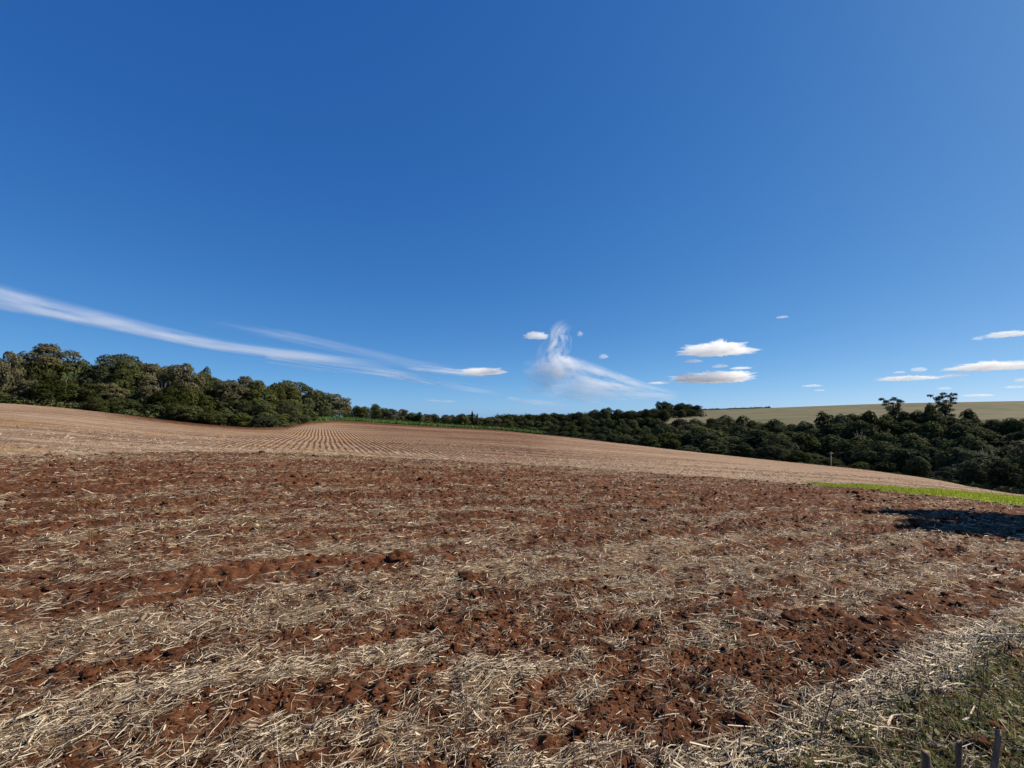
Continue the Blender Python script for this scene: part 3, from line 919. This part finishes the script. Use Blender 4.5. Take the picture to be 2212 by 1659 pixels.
special(140, 150, 795, 30, 'palm', 'palm with a pale trunk at the front of the left wood', name='palm_tree', cat='palm', rz=.4)
tree_row(np.arange(-18, 745, 32), SKY_L, lambda u: wood_r(u) + (18 if u < 620 else 9), ALL_L, 'along the skyline of the left wood', G1, lambda u: 84, seed=1, hjit=.17)
MID_L = lambda u: SKY_L(u) * .60 + .40 * np.interp(u, [0, 276, 553, 640, 745], [867, 896, 926, 919, 905])
tree_row(np.arange(-16, 735, 42), MID_L, lambda u: wood_r(u) + 8, ALL_L, 'in the middle rank of the left wood', G1, lambda u: 66, seed=2)
LOW_L = lambda u: SKY_L(u) * .30 + .70 * np.interp(u, [0, 276, 553, 640, 745], [867, 896, 926, 919, 905])
tree_row(np.arange(-14, 740, 36), LOW_L, lambda u: wood_r(u) + 3.5, ['skirtedl', 'skirtedd', 'round_al', 'round_bl', 'skirtedl'], 'along the field edge of the left wood', G1, lambda u: 56, seed=3, hmin=2.5)
# distant tree line behind the green crop
SKY_C = poly([(735, 872), (765, 869), (790, 880), (815, 870), (840, 882), (875, 883), (895, 893), (940, 892), (975, 894), (1010, 893), (1050, 900), (1110, 900)])
tree_row(np.arange(752, 1110, 19), SKY_C, lambda u: edge_r(u) + 44, ['round_al', 'round_bl', 'grey', 'round_ad', 'skirtedd'], 'in the tree line behind the green crop', G2, lambda u: 38, seed=4)
special(906, 268, 889, 26, 'raggedd', 'tree with a visible pale trunk at a gap in the distant tree line', group=G2)
special(1020, 262, 889, 13, 'vine', 'taller vine-clad column of a pair behind the green crop', rz=1, group=G2)
special(1031, 262, 894, 12, 'vine', 'shorter vine-clad column of a pair behind the green crop', rz=2.4, group=G2)
# wood in the valley, centre
DRK = ['round_ad', 'round_bd', 'raggedd', 'skirtedd', 'round_bd']
tree_row(np.arange(1062, 1440, 17), poly([(1060, 897), (1200, 893), (1270, 890), (1300, 881), (1330, 882), (1360, 888), (1440, 884)]), lambda u: 430, DRK, 'on the skyline of the central wood', G3, lambda u: 40, seed=5)
tree_row(np.arange(1100, 1440, 20), poly([(1100, 908), (1300, 901), (1440, 900)]), lambda u: 330, DRK, 'in the second rank of the central wood', G3, lambda u: 46, seed=6)
tree_row(np.arange(1110, 1450, 22), poly([(1110, 920), (1250, 918), (1450, 918)]), lambda u: edge_r(u) + 45, DRK, 'in the third rank of the central wood', G3, lambda u: 50, seed=7)
tree_row(np.arange(1140, 1470, 26), poly([(1140, 930), (1250, 930), (1400, 938), (1470, 945)]), lambda u: edge_r(u) + 16, DRK + ['round_al'], 'at the field edge of the central wood', G3, lambda u: 48, seed=8)
# hilltop copse
tree_row(np.arange(1424, 1510, 9), poly([(1420, 869), (1440, 865), (1465, 872), (1485, 872), (1512, 878)]), lambda u: 690, ['round_ad', 'round_bd', 'raggedd'], 'in the hilltop copse', G4, lambda u: 28, seed=9)
tree_row(np.arange(1385, 1500, 12), poly([(1380, 886), (1420, 884), (1500, 886)]), lambda u: 560, ['round_ad', 'round_bd', 'skirtedd'], 'along the foot of the hilltop copse', G4, lambda u: 30, seed=10)
# valley wood on the right, rank by rank
SKY_R = poly([(1420, 908), (1450, 903), (1500, 899), (1560, 898), (1610, 899), (1660, 908), (1720, 911), (1760, 894), (1800, 889), (1850, 892), (1880, 884), (1960, 890), (2010, 884), (2050, 892), (2109, 906), (2160, 905), (2300, 905)])
BIG = DRK + ['round_ad', 'round_bd', 'round_ad', 'raggedd', 'grey']
tree_row(np.arange(1436, 2236, 34), SKY_R, lambda u: 275, DRK, 'along the top of the valley wood', G3, lambda u: 66, seed=11, hjit=.15)
tree_row(np.arange(1440, 2240, 52), lambda u: SKY_R(u) + np.interp(u, [1440, 1900, 2212], [10, 22, 26]), lambda u: 235, BIG, 'in the upper rank of the valley wood', G3, lambda u: 112, seed=12, hjit=.3)
tree_row(np.arange(1450, 2240, 58), lambda u: SKY_R(u) * .62 + .38 * np.interp(u, [1440, 1900, 2212], [965, 1010, 1040]), lambda u: 192, BIG, 'in the middle rank of the valley wood', G3, lambda u: 122, seed=13, hjit=.4)
tree_row(np.arange(1470, 2240, 54), lambda u: np.interp(u, [1440, 1650, 1700, 1800, 1860, 1930, 2000, 2212], [932, 932, 945, 985, 960, 956, 968, 975]), lambda u: edge_r(u) + 26, DRK + ['skirtedd', 'round_ad'], 'in the lower rank of the valley wood', G3, lambda u: 104, seed=14, hjit=.3)
tree_row(np.arange(1480, 2240, 62), lambda u: np.interp(u, [1440, 1650, 1760, 1800, 1900, 1990, 2212], [952, 962, 980, 985, 985, 992, 1005]), lambda u: edge_r(u) + 9, ['skirtedd', 'round_ad', 'skirtedd'], 'at the field edge of the valley wood', G3, lambda u: 62, seed=15, hmin=2, hjit=.3)
special(1930, 300, 854, 58, 'umbrella', 'shorter of two airy umbrella trees above the valley wood', rz=.5, group=G3)
special(2040, 290, 843, 62, 'umbrella', 'taller of two airy umbrella trees above the valley wood', rz=2.2, group=G3)
special(2010, 275, 868, 36, 'round_ad', 'dense round tree snug beside the taller umbrella tree', rz=2.2, group=G3)
special(2093, 285, 881, 36, 'round_ad', 'lone dark dome-shaped tree standing before the pale hillside', rz=1.1, group=G3)
special(1712, 176, 940, 54, 'bare', 'leafless grey tree in the valley wood, left of the pale post', name='bare_tree', rz=.8, group=G3)
special(1868, 200, 905, 60, 'bare', 'leafless grey tree below the shorter umbrella tree', name='bare_tree', rz=2.6, group=G3)
special(2120, 150, 935, 64, 'bare', 'leafless grey tree near the right end of the valley wood', name='bare_tree', rz=4.0, group=G3)
special(1541, 205, 922, 30, 'palm', 'palm among the dark trees of the valley wood', name='palm_tree', cat='palm', rz=2.0)

# trees beside the viewpoint, out of frame, whose shade falls on the field
for (az, r, h, w, key, lab) in ((52.2, 35.5, 13, .50, 'round_bl', 'tall leafy tree beside the field, farther of two casting shade on the straw'), (54.2, 30.5, 11.5, .58, 'skirtedl', 'skirted leafy tree beside the field, nearer of two casting shade')):
    put_tree('tree', key, r * math.sin(R(az)), r * math.cos(R(az)), h, w, 1.3, lab, 'tree', None)

# undergrowth and far tree belts (stuff)
def scrub(name, us, rr_fun, hgt, per, mat, leaf, label, seed=0):
    C = []
    for u in us:
        r = rr_fun(u); x, y = polar_xy(u, r)
        s = hgt * rng.uniform(.5, 1.2)
        n = per
        dv = rng.normal(size=(n, 3)); dv /= np.linalg.norm(dv, axis=1, keepdims=True); dv[:, 2] = np.abs(dv[:, 2])
        p = dv * np.array([s * rng.uniform(.8, 1.6), s * rng.uniform(.8, 1.4), s]) * rng.uniform(.55, 1.05, n)[:, None]
        p[:, 0] += x; p[:, 1] += y; p[:, 2] += H(p[:, 0], p[:, 1])
        C.append(np.concatenate([p, dv], 1))
    C = np.concatenate(C)
    N = C[:, 3:] + rng.normal(0, .5, (len(C), 3)); N /= np.linalg.norm(N, axis=1, keepdims=True)
    V, F = leaf_cards(C[:, :3], N, leaf * np.exp(rng.normal(0, .3, len(C))))
    link(name, mk_mesh(name, V, [F], mat), kind='stuff', label=label)
scrub('undergrowth', np.arange(-60, 745, 5.0), lambda u: wood_r(u) + rng.uniform(.3, 5), 1.7, 90, M_LEAF_L, .42, 'dark undergrowth along the foot of the left wood')
scrub('undergrowth', np.arange(1180, 2290, 5.0), lambda u: edge_r(u) + rng.uniform(.5, 7), 1.0, 80, M_LEAF_D, .42, 'dark undergrowth along the foot of the valley wood')
scrub('undergrowth', np.arange(735, 1120, 4.0), lambda u: float(B2G(az_of(u))) + rng.uniform(.5, 8), 3.0, 60, M_LEAF_D, .7, 'bushes along the foot of the distant tree line')
scrub('far_wood', np.arange(1075, 1300, 2.2), lambda u: 900 + rng.uniform(-60, 60), 8.0, 50, M_LEAF_D, 2.2, 'far-off wood along the horizon')
scrub('undergrowth', np.arange(1385, 1515, 3.0), lambda u: 600 + rng.uniform(-45, 60), 7.0, 70, M_LEAF_D, 1.6, 'low growth round the hilltop copse')
scrub('far_wood', np.arange(1500, 1665, 2.5), lambda u: 985 + rng.uniform(-15, 15), 3.0, 30, M_LEAF_D, 1.5, 'thin belt of far trees along the hill ridge')

# ------------------------------------------------------------------ small things in the near field
def clod(u, v, s, label, seed):
    p = gp(u, v)
    V = clod_verts(ICO3[0], seed, .8)
    me = mk_mesh('soil_clod', V * s * (1.15 if s > .12 else .8), [ICO3[1]], M_CLOD, False)
    o = link('soil_clod', me, label=label, cat='clod', group='single clods of red soil', loc=p + Vector((0, 0, s * .2)))
    o.rotation_euler = (0, 0, seed * 1.3)
clod(1010, 1254, .17, 'biggest dark upturned clod in the middle of the field', 2)
clod(1031, 1336, .075, 'bright red clod just in front of the big dark clod', 5)
clod(952, 1418, .075, 'red clod beside the top of the tall branched weed', 7)
clod(987, 1406, .10, 'dark broad clod behind the tall branched weed', 9)
clod(863, 1210, .19, 'large red clod farther back than the big dark clod', 11)
clod(312, 1498, .065, 'smooth red clod next to a pale stalk near the left corner', 13)
clod(190, 1462, .10, 'flat red slab of soil above the long white stalk', 15)
clod(1722, 1338, .16, 'black shaded clod on the bare strip near the weeds', 17)

def stalk(pts, r, label, mat=M_STEM_PALE, lift=.03, name='straw_stalk'):
    P = [gp(u, v, lift) for u, v in pts]
    P = np.array([p[:] for p in P])
    P[:, 2] = np.convolve(np.pad(P[:, 2], 1, mode='edge'), [.25, .5, .25], 'valid') + .02
    c = P.mean(0)
    n = max(5, len(P) * 3)
    t = np.linspace(0, len(P) - 1, n)
    Q = np.stack([np.interp(t, np.arange(len(P)), P[:, k]) for k in range(3)], 1)
    me = mk_mesh(name, *_tub(Q - c, [r * (1 - .45 * k / (n - 1)) for k in range(n)]), mat, True)
    link(name, me, label=label, cat='stalk', group='single long stalks lying on the field', loc=c)
def _tub(Q, rad):
    V, F, T = tube(Q, rad, 6)
    return V, [F, T]
s = 2212 / 4000
stalk([(-6, 1579), (30, 1568), (84, 1541)], .014, 'long white stalk at the left edge of the picture')
stalk([(60, 1617), (78, 1590), (100, 1557)], .009, 'slanting pale stalk below the long white one')
stalk([(288, 1508), (315, 1502), (337, 1498)], .011, 'short tan stalk touching the smooth red clod')
stalk([(1892, 1476), (1920, 1469), (1942, 1461), (1970, 1455)], .011, 'curved pale stalk at the top of the straw heap')
stalk([(1815, 1517), (1842, 1515), (1868, 1510)], .012, 'straight pale stalk poking from the straw heap into bare soil')
stalk([(1917, 1580), (1926, 1563), (1950, 1556), (1972, 1555)], .012, 'bent white stalk lying in the green weeds')
stalk([(2078, 1572), (2094, 1562), (2106, 1536)], .012, 'hooked pale stalk above the wooden stakes')
stalk([(2020, 1379), (2100, 1396), (2210, 1423)], .007, 'very long thin pale stem lying across the weeds')
stalk([(1770, 1629), (1880, 1636), (1985, 1645)], .007, 'long dark twig lying level in front of the stakes', M_STEM, .05)

def stake(u, v, base_uv, w, label, lean, seed):
    """wooden stake: top at (u, v) as seen, foot where base_uv meets the ground"""
    b = gp(*base_uv)
    r = math.hypot(b.x, b.y); az = az_of(u, v)
    top = Vector((r * math.sin(az), r * math.cos(az), z_at(az, r, v)))
    top += Vector((lean, 0, 0))
    rr = random.Random(seed); n = 9
    P = [b + (top - b) * (k / (n - 1)) + Vector((rr.uniform(-.003, .003), rr.uniform(-.003, .003), 0)) for k in range(n)]
    P[0] = b - Vector((0, 0, .1))
    V, F, T = tube([p - b for p in P], [w * rr.uniform(.92, 1.06) for _ in range(n)], 9)
    for k in range(9):                                        # splintered top
        V[-9 + k, 2] += rr.uniform(-.035, .02)
    me = mk_mesh('wooden_stake', V, [F, T], M_WOOD)
    link('wooden_stake', me, label=label, cat='stake', group='weathered stakes in the weeds', loc=b)
stake(2000, 1617, (2001, 1745), .026, 'thickest split stake, leftmost of three in the weeds', 0, 1)
stake(2071, 1602, (2070, 1750), .0185, 'slim straight dark stake in the middle of three in the weeds', 0, 2)
stake(2158, 1577, (2136, 1740), .019, 'leaning stake, rightmost of three in the weeds', 0, 3)

def weed(u, vbase, utop, vtop, rad, label, twigs, mat=M_STEM, seed=0, droop=False):
    b = gp(u, vbase); r = math.hypot(b.x, b.y)
    az = az_of(utop, vtop); top = Vector((r * math.sin(az), r * math.cos(az), z_at(az, r, vtop)))
    rr = random.Random(seed)
    root = D.objects.new('dry_weed', None); COL.objects.link(root); root.location = b; root.empty_display_size = .1
    root['label'] = label; root['category'] = 'weed'; root['group'] = 'dry weeds standing at the field edge'
    n = 8; P = []
    L = (top - b).length
    for k in range(n):
        t = k / (n - 1)
        P.append((top - b) * t + Vector((math.sin(t * 3.1) * .03 * L + rr.uniform(-.006, .006), rr.uniform(-.006, .006), 0)))
    P[0].z -= .03
    link('stem', mk_mesh('stem', *_tub(np.array([p[:] for p in P]), [rad * (1 - .7 * k / (n - 1)) for k in range(n)]), mat, True), root)
    for k in range(twigs):
        t = rr.uniform(.3, .92); i = int(t * (n - 1)); s0 = P[i]
        a = rr.choice((0, 3.14)) + rr.uniform(-.9, .9); l = rr.uniform(.10, .26) * L
        e = s0 + Vector((math.cos(a) * l * .55, math.sin(a) * l * .4, l * (.8 if not droop else -.3)))
        m = (s0 + e) / 2 + Vector((math.cos(a) * l * .12, 0, -l * .06))
        link('twig', mk_mesh('twig', *_tub(np.array([s0[:], m[:], e[:]]), [rad * .5, rad * .4, rad * .2]), mat, True), root)
weed(990, 1760, 1005, 1465, .0065, 'tall branched reddish weed rising from the bottom edge near the centre', 12, seed=1)
weed(1766, 1606, 1820, 1382, .0075, 'dark leaning weed stem at the corner of the straw heap', 9, seed=2)
weed(900, 1740, 894, 1566, .0045, 'thin weed stem left of the tall branched one', 5, seed=3)
weed(1225, 1745, 1240, 1578, .0045, 'short slim weed stem right of the tall branched one', 4, seed=4)
weed(1264, 1742, 1270, 1500, .005, 'upright dark weed with fine twigs right of centre', 8, seed=5)
weed(402, 1740, 392, 1585, .0045, 'pale curved grass stem near the left bottom edge', 2, M_STEM_PALE, seed=6)
weed(604, 1735, 594, 1560, .0055, 'pale straight grass stem between the left edge and the centre', 2, M_STEM_PALE, seed=7)
weed(1405, 1700, 1440, 1490, .006, 'bushy dry weed left of the straw heap', 12, seed=8)
weed(2110, 1560, 2127, 1395, .0065, 'dry dark weed standing in the weeds above the stakes', 9, seed=9)
weed(1880, 1545, 1872, 1455, .005, 'small dry weed behind the straw heap', 7, seed=10)

# post standing before the valley wood
p = gp(1791, 1003); p = Vector((*polar_xy(1791, edge_r(1791) - 2), 0)); p.z = float(H(p.x, p.y))
root = D.objects.new('utility_pole', None); COL.objects.link(root); root.location = p
root['label'] = 'single pale post with a short crossbar before the dark valley wood'; root['category'] = 'pole'
link('post', mk_mesh('post', *_tub(np.array([(0, 0, -.3), (0, 0, 2), (0.03, 0, 3.9)]), [.13, .12, .09]), M_BARK_PALE, True), root)
link('crossbar', mk_mesh('crossbar', *_tub(np.array([(-.7, .05, 3.55), (0, .05, 3.6), (.7, .05, 3.55)]), [.06, .06, .06]), M_BARK_PALE, True), root)

# ------------------------------------------------------------------ clouds
M_CUM = mat_cloud('cumulus', .0070, .0, .03)
M_THIN = mat_cloud('thin_cumulus', .006, .0, .03)
M_CIR = mat_cloud('cirrus', .0011, .0)
def sight(u, v, dist):
    d = Vector((u - CU, FPX * math.cos(TILT) - (CV - v) * math.sin(TILT), FPX * math.sin(TILT) + (CV - v) * math.cos(TILT)))
    d /= math.hypot(d.x, d.y)
    return d * dist + Vector((0, 0, CAM_Z)), d
def cumulus(u, v, w, h, label, mat=None, seed=0, dist=9000):
    """a lumpy flat-bottomed cloud w x h as seen; built as a closed hull filled with scattering vapour"""
    c, d = sight(u, v, dist)
    k = dist / math.hypot(u - CU, FPX) * 1.0
    nu, nv_ = 150, 70
    th = np.linspace(0, 2 * math.pi, nu, endpoint=False); ph = np.linspace(-math.pi / 2, math.pi / 2, nv_)
    T, P = np.meshgrid(th, ph)
    S = np.stack([np.cos(P) * np.cos(T), np.cos(P) * np.sin(T), np.sin(P)], -1).reshape(-1, 3)
    asp = max(1.0, w / h)
    q = S * np.array([asp * .9, asp * .6, .9])
    n = noise3(q * .9 + seed * 13.7, seed) * .5 + np.abs(noise3(q * 1.9 + seed * 5.1, seed + 1) - .5) * .7 + noise3(q * 4.1 + seed, seed + 2) * .22
    n = n + (np.abs(noise3(q * 3.3 + seed * 2.2, seed + 5) - .5) * .42 + (noise3(q * 8.5 + seed, seed + 6) - .5) * .12 + (noise3(q * 16 + seed, seed + 7) - .5) * .06)
    rad = .30 + 1.0 * n
    X = S * rad[:, None]
    X[:, 2] = np.where(X[:, 2] < 0, X[:, 2] * .45, X[:, 2])
    X /= np.array([np.ptp(X[:, 0]), np.ptp(X[:, 0]), np.ptp(X[:, 2])]) 
    X[:, 2] -= X[:, 2].min() + .45
    X = X * np.array([w * k, w * k * .6, h * k])
    F = []
    i, j = np.meshgrid(np.arange(nv_ - 1), np.arange(nu), indexing='ij')
    a, b = (i * nu + j).ravel(), (i * nu + (j + 1) % nu).ravel()
    F = np.stack([a, b, b + nu, a + nu], 1)
    az = math.atan2(d.x, d.y)
    me = mk_mesh('cloud', X, [F], mat or M_CUM, True)
    o = link('cloud', me, label=label, cat='cloud', group='small fair-weather clouds', loc=c)
    o.rotation_euler = (0, 0, -az)
CL = [(1548, 753, 178, 38, 'largest puffy white cloud, over the middle of the valley wood', 1), (1540, 815, 190, 31, 'long puffy white cloud just below the largest one', 2),
      (1159, 725, 60, 19, 'small puffy cloud left of the wispy streak top', 3), (1253, 721, 14, 13, 'tiny cloud puff right of the wispy streak top', 4),
      (1498, 780, 46, 9, 'small flat cloud between the two largest ones', 5), (1557, 791, 36, 9, 'small cloud above the right half of the second cloud', 6), (1600, 795, 48, 7, 'thin cloudlet above the right tip of the second cloud', 7),
      (1045, 803, 120, 19, 'long grey-white cloud low above the centre tree line', 8), (1957, 817, 128, 13, 'flat long cloud above the shorter umbrella tree', 9),
      (1985, 798, 31, 10, 'small rounded cloud on top of the flat long one', 10), (1943, 804, 22, 5, 'tiny cloudlet left of the small rounded cloud', 11), (2060, 812, 56, 8, 'small flat cloud above the taller umbrella tree', 12),
      (2150, 790, 190, 24, 'large long cloud reaching the right edge of the sky', 13), (2175, 722, 92, 16, 'highest cloud at the right edge of the sky', 14), (2112, 731, 22, 9, 'cloudlet at the tip of the highest right-hand cloud', 15),
      (2041, 839, 26, 5, 'little flat cloud just above the taller umbrella tree', 16), (2207, 821, 36, 10, 'small cloud at the right edge below the large long one', 17), (2190, 836, 40, 6, 'low thin cloud by the right edge above the hill', 18),
      (2112, 854, 60, 6, 'lowest thin cloud above the right hill ridge', 19), (1754, 833, 46, 6, 'thin cloudlet low over the hill ridge middle', 20), (1770, 843, 24, 4, 'faint cloudlet lowest over the hill ridge middle', 21),
      (1304, 770, 22, 12, 'small puff over the wispy streak middle', 22), (1424, 827, 60, 7, 'thin cloud at the right tail of the wispy streak', 23), (1690, 685, 26, 6, 'faint lone cloudlet high over the right half', 24)]
for (u, v, w, h, lab, sd) in CL:
    cumulus(u, v, w, h, lab, M_CUM if h > 11 else M_THIN, sd)

def wisp(path, label, T0, nx=150, ny=34, dist=26000, seed=0, sharp=1.0, name='cirrus_cloud', freq=(5, 3), edge=0.0, hole=.25, fade=.06):
    """thin high cloud: path of (u, v, half height); a closed body of vapour whose thickness along the sight line varies like torn wool"""
    P = np.array(path, float)
    s = np.linspace(0, 1, nx); t = np.linspace(-1, 1, ny)
    ss = np.linspace(0, 1, len(P))
    U, Vv, Hh = (np.interp(s, ss, P[:, k]) for k in range(3))
    U, Vv, Hh = (np.convolve(np.pad(a, 8, mode='edge'), np.ones(17) / 17, 'valid') for a in (U, Vv, Hh))
    S, T = np.meshgrid(s, t, indexing='ij')
    aspect = (np.ptp(U) + np.ptp(Vv)) / max(Hh.max(), 1)
    n = fbm2(S * freq[0] + seed * 3.3 + T * .25, T * freq[1] + seed, 5, seed, .55)
    ed = (1 - np.abs(T) ** 2.0) ** 1.3
    if edge: ed = ed * (1 - .75 * sstep(-1, 1, T * edge) + 0) 
    m = ed * sstep(0, fade, S) * (1 - sstep(.82, 1, S))
    thick = T0 * m * np.clip((n - hole) / (.75 - hole), .0, 1.3) + 4
    du, dv_ = np.gradient(U), np.gradient(Vv); L = np.hypot(du, dv_) + 1e-9
    nxv, nyv = -dv_ / L, du / L
    A, B = [], []
    for i in range(nx):
        for j in range(ny):
            c, d = sight(U[i] + nxv[i] * Hh[i] * t[j], Vv[i] + nyv[i] * Hh[i] * t[j], dist)
            d = d.normalized()
            A.append(c - d * thick[i, j] * .5); B.append(c + d * thick[i, j] * .5)
    V = np.array([p[:] for p in A + B]); c = V.mean(0)
    F1 = grid_faces(nx, ny); F2 = F1[:, ::-1] + nx * ny
    rim = np.concatenate([np.arange(ny), np.arange(1, nx) * ny + ny - 1, (nx - 1) * ny + np.arange(ny - 2, -1, -1), np.arange(nx - 2, 0, -1) * ny])
    r2 = np.roll(rim, -1)
    F3 = np.stack([rim, rim + nx * ny, r2 + nx * ny, r2], 1)
    me = mk_mesh(name, V - c, [F1, F2, F3], M_CIR, True)
    link(name, me, label=label, cat='cloud', loc=c)
wisp([(-120, 610, 38), (0, 640, 31), (120, 669, 25), (240, 694, 21), (330, 715, 17), (430, 737, 16), (550, 757, 13), (700, 772, 12), (900, 795, 10)],
     'long white streak of high cloud rising to the left edge of the sky', 1100, seed=3, edge=-1, hole=.06, freq=(8, 2.4))
wisp([(430, 690, 12), (560, 715, 12), (640, 730, 14), (760, 757, 14), (900, 790, 13), (1010, 800, 10)],
     'thin second streak of high cloud beside the long one', 230, seed=8, hole=.22, fade=.4, freq=(5, 1.6))
wisp([(560, 770, 14), (700, 790, 15), (850, 808, 14), (960, 830, 12), (1100, 850, 10)], 'faint low veil of high cloud above the distant tree line', 420, seed=12, hole=.3)
wisp([(1232, 692, 14), (1206, 716, 24), (1210, 742, 30), (1190, 768, 36), (1206, 800, 52), (1225, 840, 50)],
     'faint torn plume of white cloud standing over the centre', 1000, seed=37, nx=110, ny=50, hole=.30, freq=(6, 3.2), fade=.3)
wisp([(1120, 800, 20), (1190, 806, 46), (1250, 818, 46), (1310, 831, 36), (1380, 845, 24), (1480, 857, 8)],
     'broad white veil of cloud trailing down from the torn plume', 1250, seed=23, nx=130, ny=50, hole=.20, freq=(6, 3.0), fade=.2)
wisp([(860, 792, 5), (930, 798, 9), (1000, 806, 8), (1060, 812, 4)], 'low white streak left of the long grey-white cloud', 700, seed=41, nx=80, ny=24, fade=.3)
wisp([(905, 862, 3), (945, 866, 5), (990, 868, 3)], 'tiny streak close above the distant tree line', 600, seed=43, nx=60, ny=20, fade=.3)
wisp([(1085, 858, 4), (1130, 864, 7), (1190, 872, 6), (1240, 876, 3)], 'pale streak close above the central wood', 700, seed=45, nx=70, ny=20, fade=.3)
wisp([(800, 806, 4), (850, 812, 8), (900, 822, 6), (950, 832, 3)], 'short pale streak above the twin vine-clad columns', 600, seed=47, nx=70, ny=20, fade=.3)
wisp([(1130, 838, 8), (1180, 848, 10), (1250, 860, 9), (1310, 868, 6)], 'small pale veil close above the centre horizon', 600, seed=25, hole=.25)
